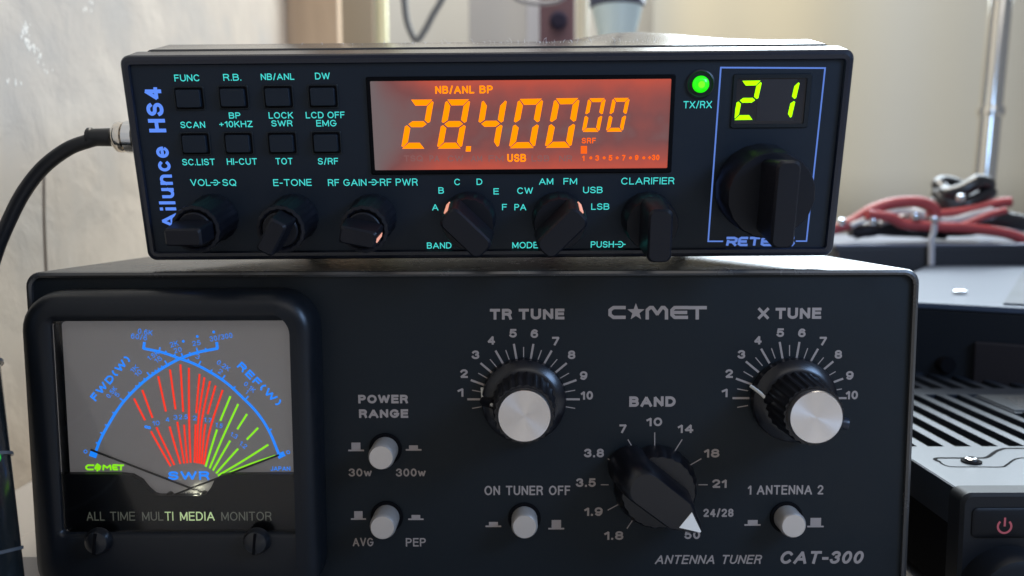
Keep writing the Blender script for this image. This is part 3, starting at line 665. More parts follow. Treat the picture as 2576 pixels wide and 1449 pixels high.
for pts in ([(424, 951), (396, 951), (388, 957), (388, 964), (394, 970), (422, 970)], [(433, 970), (428, 963), (434, 951), (446, 951), (452, 957), (447, 970), (436, 970)], [(440, 943), (432, 962), (446, 958), (436, 978)],
            [(464, 974), (466, 951), (482, 962), (496, 951), (499, 974)], [(530, 950), (510, 950), (507, 960), (512, 970), (532, 970)], [(511, 960), (528, 960)], [(530, 951), (558, 951)], [(545, 953), (543, 974)]): gl_(pts)
mb.build('green_maker_mark', M['scale_green'], mh, smooth=0)
# needles
for a, b_, yo in (((408, 881), (918, 1077), .0007), ((1254, 905), (785, 1083), .0011)):
    y = YPL - yo; p = FT(VD, *a, y); q = FT(VD, *b_, y)
    mb = MB(); tube(mb, [(p[0], y, p[1]), (q[0], y, q[1])], .00028, n=8, smooth=False); mb.build('needle', M['needle'], mh)
for x, y_ in ((770, 1082), (922, 1079)):
    c = FT(VD, x, y_, YPL); mb = MB(); lathe(mb, [(.0010, -.0002), (.0010, -.0014), (.0006, -.0018)], 24); mb.build('needle_pivot', M['needle'], mh, loc=(c[0], YPL, c[1]))
mb = MB(); dtext(mb, 'CMX-1', 850, 1081, 92, 22, .2); mb.build('plate_lettering', mat('plate_ink', (.06, .06, .06), .6), mh, smooth=0)
def mtext(mb, s, x0, x1, t=.30): ftext(mb, FT, VD, s, x0, x1, 1160, 1200, t * mm, YM - .00006)
mb = MB(); mtext(mb, 'ALL', 390, 470); mtext(mb, 'TIME', 495, 608); mtext(mb, 'MUL', 640, 735); mtext(mb, 'MONITOR', 996, 1222)
mb.build('caption', mat('caption_grey', (.12, .13, .11), .5, emit=(.035, .038, .03), es=1), mh, smooth=0)  # slight emission stands for lamp light leaking onto the letters
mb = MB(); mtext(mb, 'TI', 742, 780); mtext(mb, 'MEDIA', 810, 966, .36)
mb.build('leak_lit_caption', mat('caption_leak_lit', (.3, .34, .22), .5, emit=(.34, .46, .22), es=1), mh, smooth=0)  # stronger lamp leak on these letters, painted as greenish colour and glow
for x, y_ in ((447, 1300), (1158, 1300)):
    c = FT(VD, x, y_ - 12, YF)
    mb = MB(); lathe(mb, [(.0036, .0002), (.0036, -.0010), (.0030, -.0022), (.0018, -.0027), (.0008, -.0028)], 40)
    s_ = mb.build('screw', M['screw'], mh, loc=(c[0], YF, c[1]))
    mb = MB(); box(mb, (-.00035, -.0030, -.0030), (.00035, -.0026, .0030)); mb.build('slot', M['gap'], s_, smooth=0, rot=(0, R(6), 0))
gx0, gz0, gx1, gz1 = ix0 + .0001, FT(VD, 800, 1000, -.0075)[1], ix1 - .0001, iz1 - .0001
mb = MB(); loft(mb, [(rr(gx0, iz0 + .0001, gx1, gz1, .0014), -.0078), (rr(gx0, iz0 + .0001, gx1, gz1, .0014), -.0074)]); mb.build('meter_window', M['pane'], mh, smooth=0)
# the little lamp at the foot of the scale
ld = bpy.data.lights.new('meter_lamp', 'POINT'); ld.energy = 0.0008; ld.shadow_soft_size = .001; ld.color = (1, 1, .75)
lo_ = bpy.data.objects.new('meter_lamp', ld); COL.objects.link(lo_); c = FT(VD, 880, 1070, -.0058); lo_.location = (c[0], -.0060, c[1])

# ------------------------------------------------------------------ SMALL RADIO
RW, RH = .195, .0564
RA = thing('mobile_radio', 'small black transceiver with orange frequency display tilted on top of the tuner', 'radio transceiver',
           (0.00488762, 0.00511053, 0.10301501), (R(11.78053), R(-0.182516), R(-0.106914)))
RM = Matrix.Translation(RA.location) @ RA.rotation_euler.to_matrix().to_4x4(); FR = Face(RM)
# note: RA rotation order XYZ = Rz @ Ry @ Rx
hw = RW / 2
RP = .0010
mb = MB()
loft(mb, [(rr(-hw + .0024, .0024, hw - .0024, RH - .0026, .0008), .0030), (rr(-hw + .0024, .0024, hw - .0024, RH - .0026, .0008), .0006), (rr(-hw + .0021, .0021, hw - .0021, RH - .0023, .0010), .0001), (rr(-hw + .0012, .0012, hw - .0012, RH - .0012, .0018), 0),
          (rr(-hw + .0004, .0004, hw - .0004, RH - .0004, .0022), .0002), (rr(-hw, 0, hw, RH, .0025), .0008), (rr(-hw + .0003, .0003, hw - .0003, RH + .0008, .0025), .0065)], cap0=False)
mb.build('bezel', M['bezel'], RA, smooth=16)
mb = MB(); loft(mb, [(rr(-hw + .0024, .0024, hw - .0024, RH - .0026, .0008), RP), (rr(-hw + .0024, .0024, hw - .0024, RH - .0026, .0008), .0028)]); mb.build('front_panel', M['radio_panel'], RA)
# case, slightly taller than the bezel behind a shadow gap, roof gently domed to the right
mb = MB(); box(mb, (-hw + .004, .0060, .002), (hw - .004, .0085, RH - .001)); mb.build('gap_frame', M['gap'], RA, smooth=0)
secs = []
for y, up, ins in ((.0078, .0010, .0040), (.0081, .0013, .0037), (.021, .0023, .0036), (.030, .0021, .0036), (.06, .0006, .0036), (.10, -.0020, .0036), (.17, -.0065, .0036)):
    lp = rr(-hw + ins, .0015, hw - ins, RH + up, .0022, 6)
    lp2 = []
    for x, z in lp: lp2.append((x, z))
    # subdivide the roof so that it can dome
    top = [(x, z) for x, z in lp2 if z > RH + up - 1e-5]
    secs.append((lp2, y, up))
def dome(x, y): return .0062 * math.exp(-((x - .052) / .030) ** 2) * min(max((y - .03) / .06, 0), 1)
S2 = []
for lp, y, up in secs:
    n = 7; r = lp[:n]; l = lp[n:2 * n]; rest = lp[2 * n:]
    a, b_ = r[-1], l[0]; mid = []
    for k in range(1, 24):
        x = a[0] + (b_[0] - a[0]) * k / 24; mid.append((x, a[1] + dome(x, y)))
    S2.append((r + mid + l + rest, y))
mb = MB(); loft(mb, S2); mb.build('case', M['radio_case'], RA, smooth=14)
mb = MB()
for k in range(90):
    x = random.triangular(-.055, .060, .012); h = random.choice((.0002, .0003, .0005, .0011)) * random.uniform(.5, 1.2); y = random.uniform(.010, .022); z = RH + .0021
    w_ = random.uniform(-1, 1) * h; tube(mb, [(x, y, z), (x + w_ * .3, y, z + h * .7), (x + w_, y, z + h)], .00004, n=4, smooth=False)
o = mb.build('dust', mat('dust_fibre', (.75, .76, .80), .8), RA, smooth=0); o['kind'] = 'stuff'
# support bracket under the raised rear
inv = RM.inverted()
for sx in (-.075, .075):
    top = RM @ Vector((sx, .105, .003)); pts = []
    mb = MB(); vs = []
    for zz in (top.z, .1002):
        for dx, dy in ((-.0015, -.009), (.0015, -.009), (.0015, .009), (-.0015, .009)):
            zt = zz if zz < .1005 else (RM @ Vector((sx, .105 + dy, .0022))).z
            vs.append(inv @ Vector((top.x + dx, top.y + dy, zt)))
    mb.add(vs, [(0, 1, 2, 3), (7, 6, 5, 4), (0, 4, 5, 1), (1, 5, 6, 2), (2, 6, 7, 3), (3, 7, 4, 0)]); mb.build('support_leg', M['radio_case'], RA, smooth=0)

YR = RP - .00005
def rl(mb, view, s, x0, x1, y0, y1, t=.25, **kw): ftext(mb, FR, view, s, x0, x1, y0, y1, t * mm, YR, **kw)
mb = MB()
for s_, x0, x1, y0, y1 in (('FUNC', 461, 622, 231, 274), ('R.B.', 771, 884, 227, 270), ('NB/ANL', 1009, 1221, 224, 265), ('DW', 1353, 1447, 219, 262), ('SCAN', 500, 656, 529, 570), ('BP', 807, 880, 471, 510),
                           ('+10KHZ', 746, 957, 525, 565), ('LOCK', 1059, 1214, 469, 510), ('SWR', 1076, 1210, 521, 560), ('LCD OFF', 1294, 1541, 467, 508), ('EMG', 1361, 1489, 519, 560), ('SC.LIST', 511, 718, 765, 806),
                           ('HI-CUT', 794, 985, 762, 803), ('TOT', 1103, 1211, 760, 801), ('S/RF', 1371, 1500, 760, 801)):
    rl(mb, VA, s_, x0, x1, y0, y1)
mb.build('button_lettering', M['cyan'], RA, smooth=0)
mb = MB()
def sym(view, x0, x1, y):
    r = (x1 - x0) * .26; cx_ = (x0 + x1) / 2
    stroke(mb, [FR(view, x0, y, YR), FR(view, cx_ + 6, y, YR)], .25 * mm, YR, cap=False); stroke(mb, [FR(view, cx_ + r, y, YR), FR(view, x1, y, YR)], .25 * mm, YR, cap=False)
    stroke(mb, [FR(view, cx_ + r * math.cos(R(a)), y - r * math.sin(R(a)), YR - .00001) for a in range(-130, 131, 20)], .25 * mm, YR - .00001, cap=False)
for s_, x0, x1 in (('VOL', 563, 690), ('SQ', 766, 853), ('E-TONE', 1088, 1331), ('RF GAIN', 1435, 1679)): rl(mb, VA, s_, x0, x1, 894, 937)
sym(VA, 690, 752, 916); sym(VB, 92, 165, 847)
for s_, x0, x1, y0, y1 in (('RF PWR', 174, 443, 821, 872), ('C', 704, 747, 822, 868), ('D', 863, 904, 821, 866), ('B', 591, 630, 883, 928), ('E', 984, 1022, 890, 934), ('A', 546, 590, 1003, 1048), ('F', 1045, 1080, 1002, 1046),
                           ('CW', 1153, 1265, 884, 930), ('AM', 1309, 1410, 818, 864), ('FM', 1483, 1580, 817, 863), ('USB', 1623, 1762, 879, 925), ('LSB', 1681, 1810, 998, 1043), ('PA', 1133, 1217, 1002, 1047),
                           ('BAND', 509, 684, 1276, 1320), ('MODE', 1118, 1302, 1273, 1318), ('PUSH', 1678, 1842, 1268, 1313), ('CLARIFIER', 1895, 2274, 813, 862)): rl(mb, VB, s_, x0, x1, y0, y1)
sym(VB, 1848, 1926, 1290)
rl(mb, VC, 'TX/RX', 291, 462, 378, 421)
mb.build('knob_lettering', M['cyan'], RA, smooth=0)
mb = MB()
def vtext(s, x, y, ln, cap, t):
    c = FR(VA, x, y, YR); a = FR(VA, x, y - ln / 2, YR); b_ = FR(VA, x, y + ln / 2, YR); h = abs(FR(VA, x + cap, y, YR)[0] - c[0])
    text(mb, s, c, h, a[1] - b_[1], t * mm, YR, rot=R(90), sp=.2)
vtext('HS4', 339, 456, 286, 108, 1.0); vtext('Ailunce', 404, 952, 520, 104, .85)
mb.build('model_lettering', M['blue_ink'], RA, smooth=0)
# channel frame and maker's name
mb = MB()
P = lambda x, y: FR(VC, x, y, YR)
stroke(mb, [P(525, 1220), P(440, 1220), P(516, 177), P(1142, 180), P(1030, 1219), P(970, 1219)], .42 * mm, YR)
def rt(pts, w=.72): stroke(mb, [P(x, y) for x, y in pts], w * mm, YR - .00002, cap=False)
rt([(550, 1200), (598, 1200), (610, 1206), (608, 1218), (596, 1224), (566, 1224)]); rt([(584, 1224), (606, 1246)]); rt([(561, 1212), (553, 1246)])
rt([(680, 1200), (640, 1200), (628, 1207), (624, 1236), (636, 1242), (676, 1242)]); rt([(628, 1221), (672, 1221)])
rt([(690, 1200), (752, 1200)]); rt([(722, 1200), (715, 1246)])
rt([(826, 1200), (778, 1200), (766, 1207), (762, 1236), (774, 1242), (822, 1242)]); rt([(766, 1221), (816, 1221)])
rt([(842, 1198), (862, 1244), (888, 1198)]); rt([(900, 1198), (895, 1246)]); rt([(958, 1200), (920, 1200), (912, 1210), (920, 1221), (946, 1221), (952, 1232), (944, 1242), (906, 1242)])
mb.build('channel_frame', M['frame_ink'], RA, smooth=0)

# eight soft keys
def quad_rect(view, x0, y0, x1, y1, off):
    a = FR(view, (x0 + x1) / 2 - (x1 - x0) / 2, (y0 + y1) / 2, off); b_ = FR(view, x1, (y0 + y1) / 2, off); c = FR(view, (x0 + x1) / 2, y0, off); d = FR(view, (x0 + x1) / 2, y1, off)
    return a[0], d[1], b_[0], c[1]
kq = []
for (x0, y0, x1, y1) in ((462, 300, 656, 463), (735, 292, 942, 458), (1018, 288, 1226, 457), (1303, 284, 1509, 455), (497, 594, 699, 744), (768, 591, 974, 742), (1048, 589, 1246, 741), (1327, 586, 1527, 739)):
    X0, Z0, X1, Z1 = quad_rect(VA, x0, y0, x1, y1, RP); kq.append(((X0 + X1) / 2, (Z0 + Z1) / 2))
kw, kh = .0082, .0064
mb = MB(); F4 = lambda i: rr(-kw / 2 + i, -kh / 2 + i, kw / 2 - i, kh / 2 - i, .0005)
loft(mb, [(F4(0), -.0001), (F4(0), -.00025), (F4(.0001), -.00035), (F4(.0003), -.00035), (F4(.00035), -.00015)]); k0 = mb.build('push_key', M['radio'], RA, smooth=50)
mb = MB(); loft(mb, [(F4(.0009), -.0002), (F4(.0009), -.0013), (F4(.0010), -.0014)]); kc = mb.build('key_cap', M['radio_panel'], k0)
mb = MB(); loft(mb, [(F4(.00035), -.00016), (F4(.00035), -.00020)]); kg = mb.build('key_gap', M['gap'], k0, smooth=0)
for i, (x, z) in enumerate(kq):
    if i == 0: k0.location = (x, RP, z); continue
    c1 = k0.copy(); COL.objects.link(c1); c1.parent = RA; c1.location = (x, RP, z)
    for ch in (kc, kg): c2 = ch.copy(); COL.objects.link(c2); c2.parent = c1

# --- frequency display
X0, Z0, X1, Z1 = quad_rect(VB, 92, 86, 2268, 786, RP)
sx0, sz0, sx1, sz1 = quad_rect(VB, 122, 117, 2236, 752, RP)
mb = MB(); loft(mb, [(rr(sx0, sz0, sx1, sz1, .0003), RP - .0001), (rr(sx0, sz0, sx1, sz1, .0003), RP - .0006), (rr(X0 + .0003, Z0 + .0003, X1 - .0003, Z1 - .0003, .0005), RP - .0006), (rr(X0, Z0, X1, Z1, .0006), RP - .0001)], cap0=False, cap1=False)
df = mb.build('frequency_display', M['gap'], RA, smooth=50)
YD = RP - .0003
mb = MB(); loft(mb, [(rr(sx0 - .0001, sz0 - .0001, sx1 + .0001, sz1 + .0001, .0003), YD), (rr(sx0 - .0001, sz0 - .0001, sx1 + .0001, sz1 + .0001, .0003), YD + .0002)]); mb.build('screen', M['lcd'], df, smooth=0)
SEG = {'a': 0, 'b': 1, 'c': 2, 'd': 3, 'e': 4, 'f': 5, 'g': 6}
def seg_digit(mb, view, q, on, asp, t, gap, y, face=FR):
    tu = t / asp; h = .5
    def seg(k):
        g = gap; gu = gap / asp
        if k == 'a': return [(gu + .02, 1), (1 - gu - .02, 1), (1 - tu - gu + .02, 1 - t), (tu + gu, 1 - t)]
        if k == 'd': return [(tu + gu, t), (1 - tu - gu, t), (1 - gu, 0), (gu, 0)]
        if k == 'g': return [(gu + tu * .35, h), (tu + gu, h + t / 2), (1 - tu - gu, h + t / 2), (1 - gu - tu * .35, h), (1 - tu - gu, h - t / 2), (tu + gu, h - t / 2)]
        if k == 'f': return [(0, 1 - g - .03), (tu * .3, 1 - g - .01), (tu, 1 - t - g * .6), (tu, h + t / 2 + g), (tu * .35, h + g), (0, h + g + t * .2)]
        if k == 'e': return [(0, g + .03), (0, h - g - t * .2), (tu * .35, h - g), (tu, h - t / 2 - g), (tu, t + g * .6), (tu * .3, g + .01)]
        if k in 'bc': return [(1 - u, v) for u, v in seg('f' if k == 'b' else 'e')]
    TLc, TRc, BRc, BLc = q
    for i, k in enumerate(on):
        pts = []
        for u, v in seg(k):
            tx, ty = TLc[0] + (TRc[0] - TLc[0]) * u, TLc[1] + (TRc[1] - TLc[1]) * u; bx, by = BLc[0] + (BRc[0] - BLc[0]) * u, BLc[1] + (BRc[1] - BLc[1]) * u
            x, z = face(view, bx + (tx - bx) * v, by + (ty - by) * v, y); pts.append((x, y - .000003 * (i % 3), z))
        mb.add(pts, [tuple(range(len(pts)))])
YG = YD - .00006
mb = MB()
for q, on in ((((385, 258), (560, 257), (498, 608), (324, 608)), 'abged'), (((643, 257), (820, 255), (757, 607), (579, 608)), 'abcdefg'), (((903, 255), (1082, 253), (1020, 605), (845, 606)), 'fgbc'),
              (((1160, 253), (1341, 250), (1278, 603), (1092, 605)), 'abcdef'), (((1418, 249), (1600, 246), (1538, 600), (1348, 602)), 'abcdef')):
    seg_digit(mb, VB, q, on, .52, .122, .022, YG)
for q in (((1660, 248), (1786, 247), (1738, 488), (1613, 488)), ((1834, 246), (1957, 245), (1906, 486), (1785, 487))): seg_digit(mb, VB, q, 'abcdef', .52, .115, .024, YG)
q = [FR(VB, x, y, YG) for x, y in ((789, 590), (824, 590), (821, 628), (785, 628))]; mb.add([(x, YG, z) for x, z in q], [(0, 1, 2, 3)])
mb.build('digits', M['orange'], df, smooth=0)
mb = MB()
for s_, x0, x1, y0, y1 in (('NB/ANL', 568, 846, 159, 215), ('BP', 884, 979, 157, 213), ('USB', 1082, 1216, 645, 702)): ftext(mb, FR, VB, s_, x0, x1, y0, y1, .42 * mm, YG)
mb.build('display_flags', M['orange'], df, smooth=0)
mb = MB()
for s_, x0, x1, y0, y1, t_ in (('SRF', 1613, 1714, 530, 570, .30), ('1', 1617, 1633, 655, 695, .33), ('3', 1710, 1737, 654, 694, .33), ('5', 1805, 1832, 653, 693, .33), ('7', 1900, 1925, 652, 692, .33), ('9', 1992, 2018, 652, 690, .33), ('+30', 2086, 2168, 650, 690, .33)):
    ftext(mb, FR, VB, s_, x0, x1, y0, y1, t_ * mm, YG)
for x in (1678, 1773, 1866, 1961, 2056):
    c = FR(VB, x, 673, YG); mb.add([(c[0] + .00042 * math.cos(k * R(36)), YG, c[1] + .00042 * math.sin(k * R(36))) for k in range(10)], [tuple(range(10))])
q = [FR(VB, x, y, YG) for x, y in ((1607, 588), (1651, 588), (1651, 643), (1606, 643))]; mb.add([(x, YG, z) for x, z in q], [(0, 1, 2, 3)])
mb.build('signal_meter', M['orange_red'], df, smooth=0)
mb = MB()
for s_, x0, x1 in (('PA', 527, 598), ('CW', 657, 768), ('AM', 822, 904), ('FM', 948, 1055), ('LSB', 1255, 1382), ('NR', 1452, 1546), ('TSQ', 345, 480)): ftext(mb, FR, VB, s_, x0, x1, 655, 699, .30 * mm, YG + .00002)
mb.build('unlit_flags', M['ghost'], df, smooth=0)

# --- tx/rx lamp
c = FR(VC, 392, 276, RP)
mb = MB(); lathe(mb, [(.0036, -.0001), (.0038, -.0004), (.0034, -.0006), (.0030, -.0003)], 40); ld_ = mb.build('status_lamp', M['radio'], RA, loc=(c[0], RP, c[1]))
mb = MB(); lathe(mb, [(.0022, -.0004), (.0022, -.0010), (.0018, -.0015), (.0010, -.0018), (.0003, -.0019)], 40); mb.build('lamp_lens', M['led_lens'], ld_)
mb = MB(); lathe(mb, [(.0009, -.00185), (.0007, -.0021), (.0002, -.0022)], 24); mb.build('lamp_glow', M['led_core'], ld_)
# --- channel display
x0_, z0_, x1_, z1_ = quad_rect(VC, 580, 213, 1052, 540, RP); a0, b0, a1, b1 = quad_rect(VC, 604, 240, 1022, 515, RP)
mb = MB(); loft(mb, [(rr(a0, b0, a1, b1, .0004), RP - .0001), (rr(a0, b0, a1, b1, .0004), RP - .0004), (rr(x0_ + .0002, z0_ + .0002, x1_ - .0002, z1_ - .0002, .0006), RP - .0004), (rr(x0_, z0_, x1_, z1_, .0007), RP - .0001)], cap0=False, cap1=False)
cd = mb.build('channel_display', M['radio'], RA, smooth=50)
mb = MB(); loft(mb, [(rr(a0, b0, a1, b1, .0004), RP - .00006), (rr(a0, b0, a1, b1, .0004), RP + .0001)]); mb.build('channel_window', M['smoke'], cd, smooth=0)
p0, q0, p1, q1 = quad_rect(VC, 735, 247, 965, 498, RP); mb = MB(); loft(mb, [(rr(p0, q0, p1, q1, .0003), RP - .00014), (rr(p0, q0, p1, q1, .0003), RP - .00008)]); mb.build('digit_pack', M['digit_pack'], cd, smooth=0)
mb = MB(); YC = RP - .00022
seg_digit(mb, VC, ((636, 257), (764, 255), (712, 490), (591, 492)), 'abged', .55, .12, .03, YC); seg_digit(mb, VC, ((868, 257), (992, 257), (938, 486), (818, 488)), 'bc', .55, .12, .03, YC)
mb.build('channel_digits', M['led_green'], cd, smooth=0)

# --- radio knobs
def bar(mb, L, w, ang, y0, y1, y2, r=.0008, Lb=None):
    ca, sa = math.cos(R(ang)), math.sin(R(ang))
    f = lambda i: [(x * ca - z * sa, x * sa + z * ca) for x, z in rr(-L / 2 + i, -w / 2 + i, L / 2 - i, w / 2 - i, r)]
    f0 = f(-.0003) if Lb is None else [(x * ca - z * sa, x * sa + z * ca) for x, z in rr(-Lb / 2, -w / 2 - .0003, Lb / 2, w / 2 + .0003, r)]
    loft(mb, [(f0, y0), (f(0), y1), (f(.0005), y2)])
BY = 547
def small_knob(x, ang, mark=None):
    c = FR(VU, x, BY, RP)
    mb = MB(); n = 72
    lathe(mb, [(.0066, -.0001), (.0066, -.0010), (.0062, -.0016), (.0060, -.0120), (.0064, -.0135), (.0063, -.0147), (.0055, -.0150), (.0050, -.0147), (.0049, -.0135)], n, ripple=.00018)
    k = mb.build('control_knob', M['knob'], RA, loc=(c[0], RP, c[1]), smooth=40)
    mb = MB(); lathe(mb, [(.0047, -.0130), (.0047, -.0152), (.0044, -.0155)], 48); bar(mb, .0094, .0046, ang, -.0154, -.0232, -.0238); mb.build('inner_grip', M['knob'], k, smooth=30)
    if mark:
        mb = MB(); ca, sa = math.cos(R(mark)), math.sin(R(mark)); vs = []
        for y, r in ((-.0160, .0051), (-.0230, .0050)):
            for t_ in (-.0005, .0005): vs.append((r * ca - t_ * sa, y, r * sa + t_ * ca))
            for t_ in (.0005, -.0005): vs.append(((r - .0006) * ca - t_ * sa, y, (r - .0006) * sa + t_ * ca))
        mb.add(vs, [(0, 1, 2, 3), (4, 5, 6, 7), (0, 1, 5, 4), (1, 2, 6, 5), (2, 3, 7, 6), (3, 0, 4, 7)]); mb.build('pointer_mark', M['pink'], k, smooth=0)
    return k
small_knob(540, 0); small_knob(741, 60); small_knob(938, -12, -12)
def rotary(x, y, ang, R0, L, w, h1, h2, mark=None, Lb=None):
    c = FR(VU, x, y, RP)
    mb = MB(); lathe(mb, [(R0, -.0001), (R0 * 1.01, -.0015), (R0 * .97, -h1 + .0008), (R0 * .93, -h1)], 72, ripple=.00012)
    k = mb.build('rotary_knob', M['knob'], RA, loc=(c[0], RP, c[1]), smooth=40)
    mb = MB(); bar(mb, L, w, ang, -h1 + .0002, -h2 + .0008, -h2, Lb=Lb, r=min(.0019, w * .28)); mb.build('grip_bar', M['knob'], k, smooth=30)
    if mark is not None:
        mb = MB(); ca, sa = math.cos(R(ang)), math.sin(R(ang)); vs = []
        for y_, r in ((-h1 * .75, L / 2 + .0005), (-h2 + .0030, L / 2 + .00035)):
            for rr_, t_ in ((r, -.0006), (r, .0006), (r - .001, .0006), (r - .001, -.0006)): vs.append((rr_ * ca - t_ * sa, y_, rr_ * sa + t_ * ca))
        mb.add(vs, [(0, 1, 2, 3), (4, 5, 6, 7), (0, 1, 5, 4), (1, 2, 6, 5), (2, 3, 7, 6), (3, 0, 4, 7)]); mb.build('pointer_mark', M['pink'], k, smooth=0)
    return k
rotary(1181, 547, 135, .0073, .0143, .0064, .0085, .0195, mark=1)
rotary(1405, 547, 45, .0073, .0143, .0064, .0085, .0195, mark=1)
rotary(1628, 547, 90, .0073, .0140, .0062, .0095, .0225)
ck = rotary(1908, 471, 90, .0120, .0222, .0060, .0125, .0250, Lb=.0196)
ck['label'] = 'largest knob, below the green channel number'

# --- microphone cable with its plug
p = [at_y(x, y, .020) for x, y in ((322, 345), (300, 345), (276, 344))]
t = thing('microphone_cable', 'thick black cable with a metal plug on the left side of the small radio', 'cable', tuple(p[1]))
L0 = Vector(t.location)
ax = Vector((-1, 0.05, 0)).normalized()
def disc(mb, pts, n=32):
    """lathe about a tilted x axis: (distance along, radius)"""
    vs = []; fs = []; s = ax.cross(Vector((0, 0, 1))).normalized(); u = s.cross(ax)
    for d, r in pts:
        for k in range(n): a = 2 * math.pi * k / n; vs.append(ax * d + s * (r * math.cos(a)) + u * (r * math.sin(a)))
    for i in range(len(pts) - 1):
        for k in range(n): j = (k + 1) % n; fs.append((i * n + k, i * n + j, (i + 1) * n + j, (i + 1) * n + k))
    fs.append(tuple(range(n))); fs.append(tuple((len(pts) - 1) * n + k for k in range(n)))
    mb.add(vs, fs)
brassy = mat('nickel', (0.78, 0.72, 0.64), 0.12, metal=1.0)
mb = MB(); disc(mb, [(-.0080, .0036), (-.0022, .0036), (-.0020, .0044), (-.0005, .0046), (.0003, .0044), (.0010, .0036), (.0022, .0026)]); pl_ = mb.build('plug', brassy, t)
mb = MB(); disc(mb, [(-.0056, .0045), (-.0056, .0048), (-.0028, .0048), (-.0028, .0045)]); mb.build('lock_ring', M['chrome'], pl_)
mb = MB(); disc(mb, [(.0018, .0026), (.0022, .0027), (.0080, .0026), (.0084, .0029), (.0092, .0029), (.0094, .0024)]); mb.build('strain_relief', M['cable'], pl_)
pts = [at_y(x, y, .020) - L0 for x, y in ((250, 348), (222, 355), (170, 375), (110, 420), (62, 480), (25, 550), (-12, 640), (-45, 760), (-60, 900))]
mb = MB(); tube(mb, pts, .0021, n=20); mb.build('cord', M['cable'], t)

# ------------------------------------------------------------------ LEFT EDGE: sectioned black post, rods, white cable
pa = at_y(-22, 870, -.02); pb = at_y(38, 1449, -.035)
ra = .014
t = thing('black_post', 'black sectioned upright with pale rings at the left edge', 'post', (pb.x - ra, -.03, 0))
O = Vector(t.location)
d = (pa - pb).normalized(); base = pb - Vector((ra, 0, 0))
k0_ = base.z / d.z
b0_ = base - d * k0_
mb = MB(); tube(mb, [b0_ - O, base + d * .16 - O], ra, n=40, smooth=False, taper=ra * .92); mb.build('shaft', mat('post_black', (.008, .012, .014), .25, coat=.6), t)
for yy in (945, 1174, 1395):
    q = (at_y(20, yy, -.03).z - base.z) / d.z
    mb = MB(); tube(mb, [base + d * (q - .0004) - O, base + d * (q + .0004) - O], ra * 1.02, n=40, smooth=False); mb.build('ring', mat('ring_grey', (.10, .11, .12), .3), t)
c = at_y(-13, 1150, -.046); mb = MB(); lathe(mb, [(.0014, 0), (.0014, -.001), (.0008, -.0016)], 24); mb.build('green_light', mat('post_led', (.0, .2, .02), .4, emit=(.02, .45, .03), es=1), t, loc=c - O)
# rods
rodm = mat('satin_steel', (.55, .54, .50), .25, metal=1)
for k, ((ax_, ay_), (bx_, by_), r_, lab) in enumerate((((300, 650), (520, 505), .0028, 'upper thin steel rod beside the meter corner'), ((310, 820), (530, 690), .0022, 'lower thin steel rod beside the meter corner'))):
    a = at_y(*V8.d(ax_, ay_), .10); b_ = at_y(*V8.d(bx_, by_), .16)
    e = (b_ - a).normalized(); a = a - e * .03; b_ = b_ + e * .04
    mb = MB(); tube(mb, [a, b_], r_, n=20, smooth=False); tag(mb.build('steel_rod', rodm), lab, 'rod', 'steel rods by the wall')
wc = mat('white_cable', (.62, .59, .57), .45)
pts = [at_y(*V8.d(x, y), .03) for x, y in ((250, 1010), (340, 985), (420, 990), (490, 1040), (530, 1120), (540, 1220))]
mb = MB(); tube(mb, pts, .0022, n=16); tag(mb.build('white_cable', wc), 'white cable bending past the lower left corner of the tuner', 'cable')
pts = [at_y(*V8.d(x, y), .028) for x, y in ((330, 930), (338, 1010), (345, 1090), (325, 1180), (300, 1260))]
mb = MB(); tube(mb, pts, .0008, n=10); tag(mb.build('thin_wire', wc), 'thin pale wire beside the black sectioned post', 'wire')
mb = MB(); c = at_z(*V8.d(430, 890), .012); box(mb, (c.x - .012, c.y, .0), (c.x + .010, c.y + .02, .012)); tag(mb.build('small_white_box', mat('white_plastic', (.55, .52, .49), .5), bevel=.001), 'small pale box on the table behind the white cable', 'box')

# ------------------------------------------------------------------ RIGHT SIDE: ribbed radio, silver amplifier, black power supply, wires
ZT = .0385
fl = at_y(*V6.d(770, 490), -.002); XL = fl.x; ZT = fl.z
rib = thing('ribbed_radio', 'black radio with a ribbed vent top and red power symbol right of the tuner', 'radio transceiver', (XL, 0, 0))
ribm = mat('ribbed_metal', (.011, .015, .022), .34, spec=.36, bump=.5, bscale=1500)
O = Vector((XL, 0, 0))
def yz(py): return at_z(2420, py, ZT).y
Yf = yz(1123); Yb = yz(992); Yc = yz(977); Ye = yz(938); XR = .26
mb = MB(); TH = .004
box(mb, (0, -.002, ZT - TH), (XR, Yf, ZT)); box(mb, (0, Yb, ZT - TH), (XR, Yc, ZT)); box(mb, (0, Ye, ZT - TH), (XR, Ye + .006, ZT))
xf = at_z(*V5.d(525, 1350), ZT).x - XL; xp = (at_z(*V5.d(1000, 1350), ZT).x - XL - xf) / 2
plX = at_z(*V5.d(720, 890), ZT).x - XL; plY0 = at_z(*V5.d(1020, 1052), ZT).y
k = -8
while xf + k * xp < XR:
    x = xf + k * xp; k += 1
    if x < .002: continue
    ytop = Yb if x < plX + .001 else plY0
    box(mb, (x - .0018, Yf, ZT - TH), (x + .0018, ytop, ZT)); box(mb, (x - .0018, Yc, ZT - TH), (x + .0018, Ye, ZT))
box(mb, (plX, plY0, ZT - TH), (XR, Yb, ZT - .0006)); box(mb, (0, Yf, ZT - TH), (.002, Yb, ZT)); box(mb, (0, Yc, ZT - TH), (.002, Ye, ZT))
mb.build('vent_top', ribm, rib, smooth=0)
mb = MB(); box(mb, (.0008, -.0012, .004), (XR - .001, Ye + .005, ZT - TH - .0002)); mb.build('body', M['gap'], rib, smooth=0)
